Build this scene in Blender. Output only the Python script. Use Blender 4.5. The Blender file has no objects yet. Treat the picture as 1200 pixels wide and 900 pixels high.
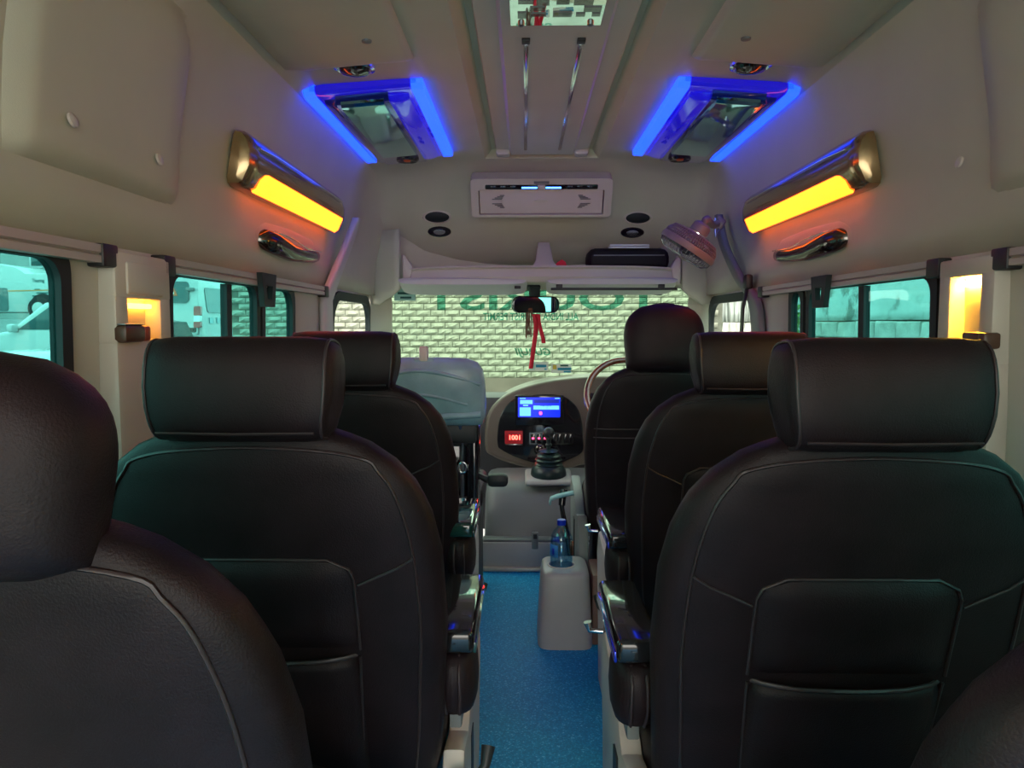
import bpy, bmesh, math, random
from mathutils import Vector, Matrix, Euler
random.seed(7)
SC = bpy.context.scene
COL = SC.collection
R = math.radians

# ------------------------------------------------------------------ camera, world, exposure
FPX = 867.0
CAM = Vector((-0.075, 0.0, 1.2))
PITCH, YAW = 4.61, 0.99
cd = bpy.data.cameras.new('camera'); cd.sensor_width = 36.0; cd.lens = 36.0 * FPX / 1200.0
cd.clip_start = 0.02; cd.clip_end = 300
cam = bpy.data.objects.new('camera', cd); COL.objects.link(cam)
cam.location = CAM; cam.rotation_euler = (R(90 - PITCH), 0, R(YAW))
SC.camera = cam
W = bpy.data.worlds.new('overcast_sky'); SC.world = W; W.use_nodes = True
bg = W.node_tree.nodes['Background']
bg.inputs[0].default_value = (1.0, 0.96, 0.87, 1); bg.inputs[1].default_value = 2.2
SC.view_settings.view_transform = 'Standard'
try: SC.view_settings.look = 'None'
except Exception: pass
SC.view_settings.exposure = 1.42
SC.view_settings.gamma = 1.0
SC.view_settings.use_curve_mapping = False
SC.cycles.use_denoising = True
SC.cycles.max_bounces = 10
SC.cycles.transparent_max_bounces = 16
SC.cycles.sample_clamp_indirect = 6.0
AMBER_S, BLUE_S = 3.4, 1.6

CR = Euler((R(90 - PITCH), 0, R(YAW))).to_matrix()
def ray(px, py):
    return CR @ Vector(((px - 600) / FPX, (450 - py) / FPX, -1))
def at_y(px, py, y):
    d = ray(px, py); return CAM + d * ((y - CAM.y) / d.y)
def at_x(px, py, x):
    d = ray(px, py); return CAM + d * ((x - CAM.x) / d.x)
def at_z(px, py, z):
    d = ray(px, py); return CAM + d * ((z - CAM.z) / d.z)

# ------------------------------------------------------------------ materials
MATS = {}
def mat(name, col, rough=0.5, metal=0.0, var=0.0, vscale=8.0, bump=0.0, bscale=200.0, spec=0.5, coat=0.0, emit=None, estr=0.0, alpha=None, trans=0.0, ior=1.45):
    m = bpy.data.materials.new(name); m.use_nodes = True
    nt = m.node_tree; b = nt.nodes['Principled BSDF']
    b.inputs['Base Color'].default_value = (*col, 1)
    b.inputs['Roughness'].default_value = rough
    b.inputs['Metallic'].default_value = metal
    b.inputs['Specular IOR Level'].default_value = spec
    b.inputs['Coat Weight'].default_value = coat
    b.inputs['Transmission Weight'].default_value = trans
    b.inputs['IOR'].default_value = ior
    if emit:
        b.inputs['Emission Color'].default_value = (*emit, 1); b.inputs['Emission Strength'].default_value = estr
    tc = None
    if var > 0 or bump > 0:
        tc = nt.nodes.new('ShaderNodeTexCoord')
    if var > 0:
        n = nt.nodes.new('ShaderNodeTexNoise'); n.inputs['Scale'].default_value = vscale; n.inputs['Detail'].default_value = 5
        r = nt.nodes.new('ShaderNodeValToRGB')
        r.color_ramp.elements[0].position = 0.3; r.color_ramp.elements[1].position = 0.7
        r.color_ramp.elements[0].color = (*[c * (1 - var) for c in col], 1)
        r.color_ramp.elements[1].color = (*[min(1, c * (1 + var)) for c in col], 1)
        nt.links.new(tc.outputs['Object'], n.inputs['Vector']); nt.links.new(n.outputs['Fac'], r.inputs['Fac'])
        nt.links.new(r.outputs['Color'], b.inputs['Base Color'])
    if bump > 0:
        n2 = nt.nodes.new('ShaderNodeTexNoise'); n2.inputs['Scale'].default_value = bscale; n2.inputs['Detail'].default_value = 3
        bp = nt.nodes.new('ShaderNodeBump'); bp.inputs['Strength'].default_value = bump; bp.inputs['Distance'].default_value = 0.002
        nt.links.new(tc.outputs['Object'], n2.inputs['Vector']); nt.links.new(n2.outputs['Fac'], bp.inputs['Height'])
        nt.links.new(bp.outputs['Normal'], b.inputs['Normal'])
    MATS[name] = m
    return m
M = MATS
mat('cream', (0.58, 0.56, 0.47), 0.42, var=0.05, vscale=3, bump=0.08, bscale=500)
mat('cream_light', (0.62, 0.58, 0.52), 0.38, var=0.04, vscale=4)
mat('headliner', (0.56, 0.57, 0.45), 0.5, var=0.04, vscale=4, bump=0.15, bscale=700)
mat('panel_grey', (0.55, 0.56, 0.53), 0.4, var=0.03, vscale=5, bump=0.1, bscale=600)
mat('leather', (0.0145, 0.0085, 0.0105), 0.48, var=0.25, vscale=14, bump=0.35, bscale=420, spec=0.26)
mat('leather_side', (0.040, 0.030, 0.034), 0.45, var=0.2, vscale=14, bump=0.35, bscale=420)
mat('piping', (0.034, 0.024, 0.027), 0.4)
mat('gloss_black', (0.012, 0.013, 0.016), 0.12, coat=0.6)
mat('black_plastic', (0.02, 0.022, 0.024), 0.45, var=0.2, vscale=20)
mat('rubber', (0.012, 0.02, 0.022), 0.6)
mat('chrome', (0.75, 0.76, 0.78), 0.12, metal=1.0)
mat('steel', (0.35, 0.38, 0.4), 0.3, metal=1.0)
mat('mirror', (0.85, 0.95, 0.92), 0.015, metal=1.0)
mat('aluminium', (0.50, 0.48, 0.42), 0.4, metal=0.3)
mat('amber_glow', (0.9, 0.6, 0.1), 0.5, emit=(1.0, 0.10, 0.004), estr=AMBER_S)
mat('amber_bulb', (1, .8, .4), 0.5, emit=(1.0, 0.46, 0.03), estr=120.0)
mat('amber_soft', (1, .8, .4), 0.5, emit=(1.0, 0.36, 0.03), estr=7.0)
mat('blue_glow', (0.05, 0.1, 0.9), 0.4, emit=(0.006, 0.042, 1.0), estr=BLUE_S)
mat('blue_led', (0.05, 0.2, 0.9), 0.4, emit=(0.05, 0.25, 1.0), estr=4.0)
mat('blue_gloss', (0.02, 0.05, 0.60), 0.10, coat=1.0, metal=0.6)
mat('teal_lens', (0.34, 0.72, 0.76), 0.06, metal=1.0)
mat('backlit_blue', (0.02, 0.03, 0.55), 0.10, coat=1.0, emit=(0.012, 0.004, 0.75), estr=0.22)
mat('bronze_gloss', (0.38, 0.27, 0.13), 0.2, metal=0.7, coat=0.5)
mat('dark_chrome', (0.12, 0.11, 0.10), 0.12, metal=0.9)
mat('lamp_brown', (0.09, 0.05, 0.03), 0.35)
mat('lamp_red', (0.32, 0.06, 0.03), 0.3)
mat('wood_rim', (0.20, 0.055, 0.025), 0.2, var=0.4, vscale=30, coat=0.8)
mat('red_cloth', (0.62, 0.005, 0.03), 0.55)
mat('tassel', (0.16, 0.07, 0.04), 0.8)
mat('paper', (0.75, 0.80, 0.80), 0.6)
mat('paper_teal', (0.45, 0.72, 0.68), 0.6)
mat('print_blue', (0.02, 0.25, 0.45), 0.6)
mat('print_dark', (0.02, 0.10, 0.10), 0.6)
mat('print_gold', (0.6, 0.45, 0.08), 0.6)
mat('bag_black', (0.008, 0.008, 0.009), 0.7, bump=0.3, bscale=300)
mat('dash_beige', (0.135, 0.112, 0.09), 0.45, var=0.05, vscale=6, bump=0.1, bscale=500)
mat('dash_dark', (0.06, 0.06, 0.065), 0.5, bump=0.15, bscale=400)
mat('grey_plastic', (0.17, 0.185, 0.185), 0.42, var=0.05, vscale=6, bump=0.1, bscale=400)
mat('boot_rubber', (0.012, 0.03, 0.032), 0.35)
mat('console_grey', (0.40, 0.40, 0.39), 0.38, var=0.05, vscale=8)
mat('brown_box', (0.20, 0.115, 0.085), 0.5)
mat('screen_base', (0.0, 0.0, 0.02), 0.15, emit=(0.004, 0.02, 0.8), estr=0.6)
mat('screen_light', (0.0, 0.0, 0.02), 0.2, emit=(0.06, 0.22, 1.0), estr=1.5)
mat('screen_dark', (0.0, 0.0, 0.02), 0.2, emit=(0.0, 0.01, 0.25), estr=0.6)
mat('screen_red', (0.1, 0, 0.02), 0.2, emit=(1.0, 0.05, 0.15), estr=2.0)
mat('clock_red', (0.1, 0, 0), 0.3, emit=(1.0, 0.03, 0.02), estr=9.0)
mat('clock_face', (0.05, 0.0, 0.0), 0.2, emit=(1.0, 0.0, 0.02), estr=0.06)
mat('cap_blue', (0.005, 0.03, 0.5), 0.35)
mat('label_blue', (0.03, 0.25, 0.65), 0.4)
mat('strap_teal', (0.18, 0.40, 0.42), 0.6)
mat('orange_bit', (0.6, 0.12, 0.03), 0.5)
mat('green_gloss', (0.01, 0.05, 0.045), 0.06, coat=1.0)
mat('skylit_teal', (0.26, 0.42, 0.46), 0.24, var=0.15, vscale=10, bump=0.2, bscale=300)  # sky reflection on dark leather, put into the base colour
mat('fan_grey', (0.24, 0.20, 0.185), 0.35)
mat('fan_wire', (0.5, 0.52, 0.53), 0.25, metal=0.8)
mat('fan_blade', (0.06, 0.07, 0.09), 0.35)
# outdoors
mat('asphalt', (0.20, 0.21, 0.21), 0.9, var=0.2, vscale=3, bump=0.3, bscale=60)
mat('brick', (0.36, 0.35, 0.29), 0.85, var=0.16, vscale=9, bump=0.5, bscale=40)
mat('mortar', (0.16, 0.16, 0.13), 0.95, var=0.2, vscale=20)
mat('plinth', (0.16, 0.125, 0.11), 0.85, var=0.25, vscale=2.5, bump=0.4, bscale=12)
mat('stone', (0.48, 0.47, 0.43), 0.9, var=0.2, vscale=5, bump=0.6, bscale=20)
mat('car_white', (0.50, 0.51, 0.51), 0.25, coat=0.5)
mat('car_glass', (0.03, 0.08, 0.085), 0.08, coat=0.5)
mat('tyre', (0.02, 0.02, 0.022), 0.8)
mat('hub', (0.5, 0.5, 0.5), 0.4, metal=0.6)
mat('tail_red', (0.42, 0.05, 0.05), 0.2, coat=0.5)
mat('tri_orange', (0.75, 0.14, 0.06), 0.5)
mat('stripe_orange', (0.65, 0.25, 0.10), 0.5)
mat('building', (0.34, 0.36, 0.35), 0.9, var=0.2, vscale=1.2)
mat('leaf', (0.10, 0.20, 0.04), 0.7, var=0.4, vscale=6)
mat('bark', (0.10, 0.07, 0.05), 0.9)

def floor_mat():
    m = bpy.data.materials.new('blue_vinyl'); m.use_nodes = True; nt = m.node_tree; b = nt.nodes['Principled BSDF']
    b.inputs['Roughness'].default_value = 0.55; b.inputs['Specular IOR Level'].default_value = 0.3
    tc = nt.nodes.new('ShaderNodeTexCoord'); n = nt.nodes.new('ShaderNodeTexNoise'); n.inputs['Scale'].default_value = 170; n.inputs['Detail'].default_value = 2
    r = nt.nodes.new('ShaderNodeValToRGB')
    e = r.color_ramp.elements; e[0].position = 0.40; e[0].color = (0.001, 0.24, 0.58, 1); e[1].position = 0.62; e[1].color = (0.002, 0.38, 0.78, 1)
    e2 = r.color_ramp.elements.new(0.72); e2.color = (0.2, 0.65, 0.95, 1)
    nt.links.new(tc.outputs['Object'], n.inputs['Vector']); nt.links.new(n.outputs['Fac'], r.inputs['Fac']); nt.links.new(r.outputs['Color'], b.inputs['Base Color'])
    M['blue_vinyl'] = m
floor_mat()
def plaster_mat():
    m = bpy.data.materials.new('peeling_plaster'); m.use_nodes = True; nt = m.node_tree; b = nt.nodes['Principled BSDF']
    b.inputs['Roughness'].default_value = 0.9
    tc = nt.nodes.new('ShaderNodeTexCoord'); n = nt.nodes.new('ShaderNodeTexNoise'); n.inputs['Scale'].default_value = 1.5; n.inputs['Detail'].default_value = 9; n.inputs['Roughness'].default_value = 0.65
    r = nt.nodes.new('ShaderNodeValToRGB'); e = r.color_ramp.elements
    e[0].position = 0.40; e[0].color = (0.20, 0.22, 0.20, 1); e[1].position = 0.47; e[1].color = (0.50, 0.55, 0.53, 1)
    e2 = e.new(0.7); e2.color = (0.60, 0.64, 0.62, 1)
    bp = nt.nodes.new('ShaderNodeBump'); bp.inputs['Strength'].default_value = 0.6; bp.inputs['Distance'].default_value = 0.03
    nt.links.new(tc.outputs['Object'], n.inputs['Vector']); nt.links.new(n.outputs['Fac'], r.inputs['Fac']); nt.links.new(r.outputs['Color'], b.inputs['Base Color'])
    nt.links.new(n.outputs['Fac'], bp.inputs['Height']); nt.links.new(bp.outputs['Normal'], b.inputs['Normal'])
    M['peeling_plaster'] = m
plaster_mat()
def streak_mat():
    m = bpy.data.materials.new('streaked_concrete'); m.use_nodes = True; nt = m.node_tree; b = nt.nodes['Principled BSDF']
    b.inputs['Roughness'].default_value = 0.9
    tc = nt.nodes.new('ShaderNodeTexCoord'); mp = nt.nodes.new('ShaderNodeMapping'); mp.inputs['Scale'].default_value = (6, 6, 0.5)
    n = nt.nodes.new('ShaderNodeTexNoise'); n.inputs['Scale'].default_value = 1.6; n.inputs['Detail'].default_value = 6
    r = nt.nodes.new('ShaderNodeValToRGB'); e = r.color_ramp.elements
    e[0].position = 0.42; e[0].color = (0.06, 0.07, 0.06, 1); e[1].position = 0.6; e[1].color = (0.42, 0.44, 0.42, 1)
    nt.links.new(tc.outputs['Object'], mp.inputs['Vector']); nt.links.new(mp.outputs[0], n.inputs['Vector']); nt.links.new(n.outputs['Fac'], r.inputs['Fac']); nt.links.new(r.outputs['Color'], b.inputs['Base Color'])
    M['streaked_concrete'] = m
streak_mat()
def glass_mat(name, tint, refl):
    m = bpy.data.materials.new(name); m.use_nodes = True; nt = m.node_tree
    for n in list(nt.nodes): nt.nodes.remove(n)
    o = nt.nodes.new('ShaderNodeOutputMaterial'); t = nt.nodes.new('ShaderNodeBsdfTransparent'); g = nt.nodes.new('ShaderNodeBsdfGlossy'); mx = nt.nodes.new('ShaderNodeMixShader')
    t.inputs[0].default_value = (*tint, 1); g.inputs['Roughness'].default_value = 0.02; g.inputs[0].default_value = (0.8, 1, 0.95, 1); mx.inputs[0].default_value = refl
    nt.links.new(t.outputs[0], mx.inputs[1]); nt.links.new(g.outputs[0], mx.inputs[2]); nt.links.new(mx.outputs[0], o.inputs[0])
    M[name] = m
glass_mat('tinted_glass', (0.32, 0.66, 0.645), 0.04)
glass_mat('windscreen_glass', (0.72, 0.86, 0.77), 0.03)
glass_mat('teal_print', (0.16, 0.50, 0.42), 0.03)
glass_mat('clear_glass', (0.90, 0.95, 0.93), 0.03)
glass_mat('bottle_plastic', (0.70, 0.86, 0.95), 0.10)
glass_mat('water', (0.66, 0.86, 0.96), 0.08)

# ------------------------------------------------------------------ mesh helpers
def link(o, parent=None, loc=None, rot=None):
    COL.objects.link(o)
    if parent is not None: o.parent = parent
    if loc is not None: o.location = loc
    if rot is not None: o.rotation_euler = rot
    return o
def from_bm(name, bm, m, parent=None, loc=None, rot=None, angle=40):
    bmesh.ops.recalc_face_normals(bm, faces=bm.faces)
    me = bpy.data.meshes.new(name); bm.to_mesh(me); bm.free()
    for p in me.polygons: p.use_smooth = True
    me.set_sharp_from_angle(angle=R(angle))
    me.materials.append(M[m])
    return link(bpy.data.objects.new(name, me), parent, loc, rot)
def mk(name, verts, faces, m, parent=None, loc=None, rot=None, angle=40):
    bm = bmesh.new(); vs = [bm.verts.new(v) for v in verts]
    for f in faces:
        try: bm.faces.new([vs[i] for i in f])
        except ValueError: pass
    return from_bm(name, bm, m, parent, loc, rot, angle)
def box_bm(s, bev, seg=2):
    bm = bmesh.new(); bmesh.ops.create_cube(bm, size=1.0)
    bmesh.ops.scale(bm, vec=s, verts=bm.verts)
    if bev > 0:
        bmesh.ops.bevel(bm, geom=list(bm.edges), offset=min(bev, min(s) * 0.49), segments=seg, profile=0.5, affect='EDGES')
    return bm
def rb(name, c, s, bev, m, parent=None, rot=None, seg=2):
    return from_bm(name, box_bm(s, bev, seg), m, parent, c, rot)
def loft_data(rings, cap=True):
    n = len(rings[0]); v = [p for r in rings for p in r]; f = []
    for i in range(len(rings) - 1):
        for j in range(n):
            f.append((i * n + j, i * n + (j + 1) % n, (i + 1) * n + (j + 1) % n, (i + 1) * n + j))
    if cap: f.append(tuple(range(n))); f.append(tuple((len(rings) - 1) * n + j for j in range(n)))
    return v, f
def loft(name, rings, m, parent=None, loc=None, rot=None, cap=True, angle=40):
    v, f = loft_data(rings, cap); return mk(name, v, f, m, parent, loc, rot, angle)
def strip(name, rows, m, parent=None, loc=None, rot=None, angle=40, thick=0.0):
    n = len(rows[0]); v = [p for r in rows for p in r]; f = []
    for i in range(len(rows) - 1):
        for j in range(n - 1): f.append((i * n + j, i * n + j + 1, (i + 1) * n + j + 1, (i + 1) * n + j))
    o = mk(name, v, f, m, parent, loc, rot, angle)
    if thick:
        md = o.modifiers.new('solid', 'SOLIDIFY'); md.thickness = thick; md.offset = 0
    return o
def tube_data(path, r, n=8):
    path = [Vector(p) for p in path]; rings = []; up = None
    for i, p in enumerate(path):
        t = (path[min(i + 1, len(path) - 1)] - path[max(i - 1, 0)]).normalized()
        if up is None:
            up = Vector((0, 0, 1)) if abs(t.z) < 0.9 else Vector((1, 0, 0))
        a = t.cross(up)
        if a.length < 1e-5: a = t.cross(Vector((0, 1, 0)))
        a.normalize(); b = a.cross(t).normalized(); up = b
        rr = r[i] if isinstance(r, (list, tuple)) else r
        rings.append([p + a * math.cos(2 * math.pi * k / n) * rr + b * math.sin(2 * math.pi * k / n) * rr for k in range(n)])
    return loft_data(rings)
def tube(name, path, r, m, parent=None, n=8, loc=None, rot=None):
    v, f = tube_data(path, r, n); return mk(name, v, f, m, parent, loc, rot, 60)
def multi(name, parts, m, parent=None, loc=None, rot=None, angle=50):
    V, F = [], []
    for v, f in parts:
        o = len(V); V += list(v); F += [tuple(i + o for i in q) for q in f]
    return mk(name, V, F, m, parent, loc, rot, angle)
def lathe(name, prof, m, parent=None, n=24, loc=None, rot=None, angle=40):
    return loft(name, [[(r * math.cos(2 * math.pi * k / n), r * math.sin(2 * math.pi * k / n), z) for k in range(n)] for r, z in prof], m, parent, loc, rot, True, angle)
def prism(name, pts, fn, d0, d1, m, parent=None, bev=0.0, seg=2, loc=None, rot=None):
    """2-D outline pts extruded between depths; fn(a, b, d) -> xyz"""
    bm = bmesh.new(); n = len(pts)
    A = [bm.verts.new(fn(a, b, d0)) for a, b in pts]; B = [bm.verts.new(fn(a, b, d1)) for a, b in pts]
    fa = bm.faces.new(A); fb = bm.faces.new(B)
    for i in range(n): bm.faces.new((A[i], A[(i + 1) % n], B[(i + 1) % n], B[i]))
    bmesh.ops.recalc_face_normals(bm, faces=bm.faces)
    if bev:
        es = list(set(list(fa.edges) + list(fb.edges)))
        bmesh.ops.bevel(bm, geom=es, offset=bev, segments=seg, profile=0.5, affect='EDGES')
    return from_bm(name, bm, m, parent, loc, rot)
def rrect(a0, a1, b0, b1, r, n=5):
    pts = []
    for (cx, cy, s) in ((a1 - r, b1 - r, 0), (a0 + r, b1 - r, 90), (a0 + r, b0 + r, 180), (a1 - r, b0 + r, 270)):
        for k in range(n + 1):
            t = R(s + 90 * k / n); pts.append((cx + r * math.cos(t), cy + r * math.sin(t)))
    return pts
def ring_frame(name, outer, inner, fn, d0, d1, m, parent=None, loc=None, rot=None):
    n = len(outer); v = [fn(a, b, d0) for a, b in outer] + [fn(a, b, d0) for a, b in inner] + [fn(a, b, d1) for a, b in inner] + [fn(a, b, d1) for a, b in outer]
    f = []
    for k in range(4):
        for i in range(n):
            j = (i + 1) % n; p, q = k * n, ((k + 1) % 4) * n
            f.append((p + i, p + j, q + j, q + i))
    return mk(name, v, f, m, parent, loc, rot, 30)
def smooth_path(pts, n=6):
    P = [Vector(p) for p in pts]; out = []
    for i in range(len(P) - 1):
        p0, p1, p2, p3 = P[max(i - 1, 0)], P[i], P[i + 1], P[min(i + 2, len(P) - 1)]
        for k in range(n):
            t = k / n
            out.append(0.5 * ((2 * p1) + (p2 - p0) * t + (2 * p0 - 5 * p1 + 4 * p2 - p3) * t * t + (3 * p1 - p0 - 3 * p2 + p3) * t ** 3))
    out.append(P[-1]); return out
def sgnpow(v, e): return math.copysign(abs(v) ** e, v)
def interp(x, tab):
    if x <= tab[0][0]: return tab[0][1]
    for (a, b), (c, d) in zip(tab, tab[1:]):
        if x <= c: return b + (d - b) * (x - a) / (c - a)
    return tab[-1][1]

def tag(o, label, cat, group=None):
    o['label'] = label; o['category'] = cat
    if group: o['group'] = group
    return o
def struct(o, label=None, cat=None):
    o['kind'] = 'structure'
    if label: o['label'] = label
    if cat: o['category'] = cat
    return o
def thing(name, label, cat, loc=(0, 0, 0), rot=None, group=None):
    o = bpy.data.objects.new(name, None); o.empty_display_size = 0.05
    link(o, None, loc, rot); return tag(o, label, cat, group)
def text_mesh(s, shear=0.0):
    c = bpy.data.curves.new('txt', 'FONT'); c.body = s; c.shear = shear; c.resolution_u = 3; c.offset = 0.022
    o = bpy.data.objects.new('txt', c); COL.objects.link(o)
    bpy.context.view_layer.update()
    me = bpy.data.meshes.new_from_object(o.evaluated_get(bpy.context.evaluated_depsgraph_get()))
    bpy.data.objects.remove(o); bpy.data.curves.remove(c)
    xs = [v.co.x for v in me.vertices]; ys = [v.co.y for v in me.vertices]
    x0, x1, y0, y1 = min(xs), max(xs), min(ys), max(ys)
    V = [((v.co.x - x0) / (x1 - x0), (v.co.y - y0) / (y1 - y0)) for v in me.vertices]
    F = [tuple(p.vertices) for p in me.polygons]
    bpy.data.meshes.remove(me); return V, F

# ------------------------------------------------------------------ van shell
CREAM = 'cream'
HP = [(0.85, 1.345), (0.85, 1.43), (0.846, 1.52), (0.838, 1.61), (0.825, 1.69), (0.810, 1.785), (0.795, 1.855), (0.765, 1.898), (0.715, 1.921), (0.45, 1.938), (0.255, 1.945), (0.225, 1.985), (0.0, 1.985)]
def roof_x(z):   # inner wall half width at height z
    return interp(z, sorted([(b, a) for a, b in HP[:9]]))
rows = []
def section(y, k, m, rec):
    half = []
    for x, z in HP:
        if z > 1.95 and not rec: z = 1.945
        half.append((x * m, 1.345 + (z - 1.345) * k))
    full = [(-x, y, z) for x, z in half] + [(x, y, z) for x, z in reversed(half[:-1])]
    return full
for y in (-1.8, -1.0, 0.0, 1.0, 1.6, 2.2, 2.8, 3.2, 3.40): rows.append(section(y, 1, 1, True))
for y, k, m in ((3.402, 1, 1), (3.46, .985, .998), (3.52, .93, .992), (3.59, .82, .982), (3.66, .69, .972), (3.74, .54, .965), (3.82, .40, .958), (3.90, .32, .95), (3.99, .26, .945)): rows.append(section(y, k, m, False))
ceil_o = strip('ceiling', rows, 'headliner', angle=28); struct(ceil_o)
md = ceil_o.modifiers.new('solid', 'SOLIDIFY'); md.thickness = 0.03; md.offset = 1 if True else -1

floor_o = rb('floor', (0, 0.95, -0.02), (1.72, 5.5, 0.04), 0, 'blue_vinyl'); struct(floor_o)

def wall_x(z): return interp(z, [(0, .82), (.3, .85), (.7, .862), (1.0, .86), (1.345, .85)])
OPEN = {-1: [(-1.55, -0.40), (-0.2, 1.24), (1.60, 2.14), (2.18, 2.47), (2.97, 3.70)],
        1: [(-1.55, -0.40), (-0.2, 1.24), (1.69, 2.44), (2.485, 2.60), (2.97, 3.74)]}
WZ0, WZ1 = 0.76, 1.325
for s, nm in ((-1, 'wall_left'), (1, 'wall_right')):
    ys = sorted(set([-1.8, 3.95] + [a for w in OPEN[s] for a in w]))
    zs = [0, .15, .3, .5, .7, WZ0, 1.0, WZ1, 1.35]
    V = []; F = []; idx = {}
    def vid(y, z):
        k = (y, z)
        if k not in idx: idx[k] = len(V); V.append((s * (wall_x(z) - (0.05 if y > 3.9 else 0)), y, z))
        return idx[k]
    for y0, y1 in zip(ys, ys[1:]):
        for z0, z1 in zip(zs, zs[1:]):
            if z0 >= WZ0 and z1 <= WZ1 and any(abs(y0 - a) < 1e-6 and abs(y1 - b) < 1e-6 for a, b in OPEN[s]): continue
            F.append((vid(y0, z0), vid(y1, z0), vid(y1, z1), vid(y0, z1)))
    o = mk(nm, V, F, CREAM, angle=30); struct(o)
    md = o.modifiers.new('solid', 'SOLIDIFY'); md.thickness = 0.012; md.offset = 1
    for fpoly in o.data.polygons: pass
# solidify direction: make sure the thickness goes outwards
for nm in ('wall_left', 'wall_right', 'ceiling'):
    o = bpy.data.objects[nm]; me = o.data
    c = Vector((0, 1.0, 1.0)); tot = sum(((p.center - c).dot(p.normal)) * p.area for p in me.polygons)
    if tot < 0: o.modifiers[0].offset = -1
WIN = [0]
def window(s, y0, y1, r=0.05, bars=(), glass='tinted_glass', z0=WZ0, z1=WZ1, w=0.028):
    WIN[0] += 1
    fn = lambda a, b, d: (s * (wall_x(b) + d), a, b)
    out = rrect(y0 - .012, y1 + .012, z0 - .012, z1 + .012, r); inn = rrect(y0 + w - .012, y1 - w + .012, z0 + w, z1 - w + .01, max(r - .01, .01))
    o = ring_frame('window_%d' % WIN[0], out, inn, fn, -0.008, 0.014, 'rubber'); struct(o)
    n = len(inn)
    v = [fn(a, b, .003) for a, b in inn] + [fn(a, b, .007) for a, b in inn]
    f = [tuple(range(n)), tuple(range(n, 2 * n))] + [(i, (i + 1) % n, n + (i + 1) % n, n + i) for i in range(n)]
    mk('pane', v, f, glass, o)
    for yb in bars:
        prism('sliding_bar', [(yb - .016, z0 + .02), (yb + .016, z0 + .02), (yb + .016, z1 - .02), (yb - .016, z1 - .02)], fn, -.004, .014, 'rubber', o)
    return o
for s in (-1, 1):
    window(s, -1.55, -0.40, bars=(-.95,)); window(s, -0.2, 1.24, bars=(.45,))
window(-1, 1.60, 2.14, bars=(1.935,)); window(-1, 2.18, 2.47, r=.07)
window(1, 1.69, 2.44, bars=(2.06,)); window(1, 2.485, 2.60)
window(-1, 2.97, 3.70, r=.12, glass='clear_glass', w=.035); window(1, 2.97, 3.74, r=.12, glass='clear_glass', w=.035)
# windscreen
def ws(x, z): return 4.32 - 0.54 * (z - 0.85) - 0.25 * (x / 0.81) ** 2
def ws_hit(px, py, off=0.006):
    y = 4.1
    for _ in range(12):
        p = at_y(px, py, y); y = ws(p.x, p.z) - off
    return p
rows = []
for i in range(9):
    z = .62 + (1.42 - .62) * i / 8
    rows.append([(x, ws(x, z), z) for x in [(-.80 + 1.6 * k / 12) for k in range(13)]])
o = strip('window_%d' % (WIN[0] + 1), rows, 'windscreen_glass', thick=.004); struct(o)
# windscreen surround: pillars each side joined to header
for s, nm in ((-1, 'trim_1'), (1, 'trim_2')):
    pts = [(s * .80, z) for z in (.62, .8, 1.0, 1.2, 1.36, 1.5)]
    rings = []
    for z in (.3, .62, .8, 1.0, 1.2, 1.30, 1.40, 1.52):
        yy = ws(.79, min(max(z, .62), 1.5)); w0 = .045 if z < 1.28 else .07
        y_in = 3.70 if s < 0 else 3.74
        rings.append([(s * (.79 - w0 * .5), yy - .03, z), (s * .79, yy + .02, z), (s * .87, yy - .02, z), (s * .87, y_in, z), (s * .845, y_in - .005, z), (s * .825, y_in + .05, z)])
    struct(loft(nm, rings, CREAM, angle=35))

rows = [[(x, ws(x, 1.40) - .012 - .25 * (z - 1.40), z) for x in [(-.86 + 1.72 * k / 12) for k in range(13)]] for z in (1.385, 1.45, 1.55, 1.66)]
struct(strip('trim_14', rows, 'headliner', thick=.02))
for s, nm in ((-1, 'trim_15'), (1, 'trim_16')):
    rows = []
    for z in (1.30, 1.335, 1.37, 1.44, 1.52, 1.60, 1.66):
        lo = max(0, (1.36 - z) / .06)
        rows.append([(s * (.685 + .125 * lo), 3.62 + .12 * lo, z), (s * (.72 + .09 * lo), 3.655 + .07 * lo, z), (s * .80, 3.70, z), (s * .86, 3.72, z)])
    struct(strip(nm, rows, 'headliner', thick=.012, angle=60))

# ------------------------------------------------------------------ outdoors
def gz(x):   # height of the ground: the lot climbs in steps to the left
    return interp(-x, [(4.1, -.55), (4.8, 0.1), (11.5, 0.1), (13.6, 1.33), (40, 1.33)])
xs = [-40, -14, -13.6, -12.5, -11.5, -9, -6.5, -4.8, -4.1, 0, 4, 20]; 
V = []; F = []
for i, y in enumerate((-15, 45)):
    for x in xs: V.append((x, y, gz(x)))
n = len(xs)
for j in range(n - 1): F.append((j, j + 1, n + j + 1, n + j))
g = mk('ground', V, F, 'asphalt'); struct(g)

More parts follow.
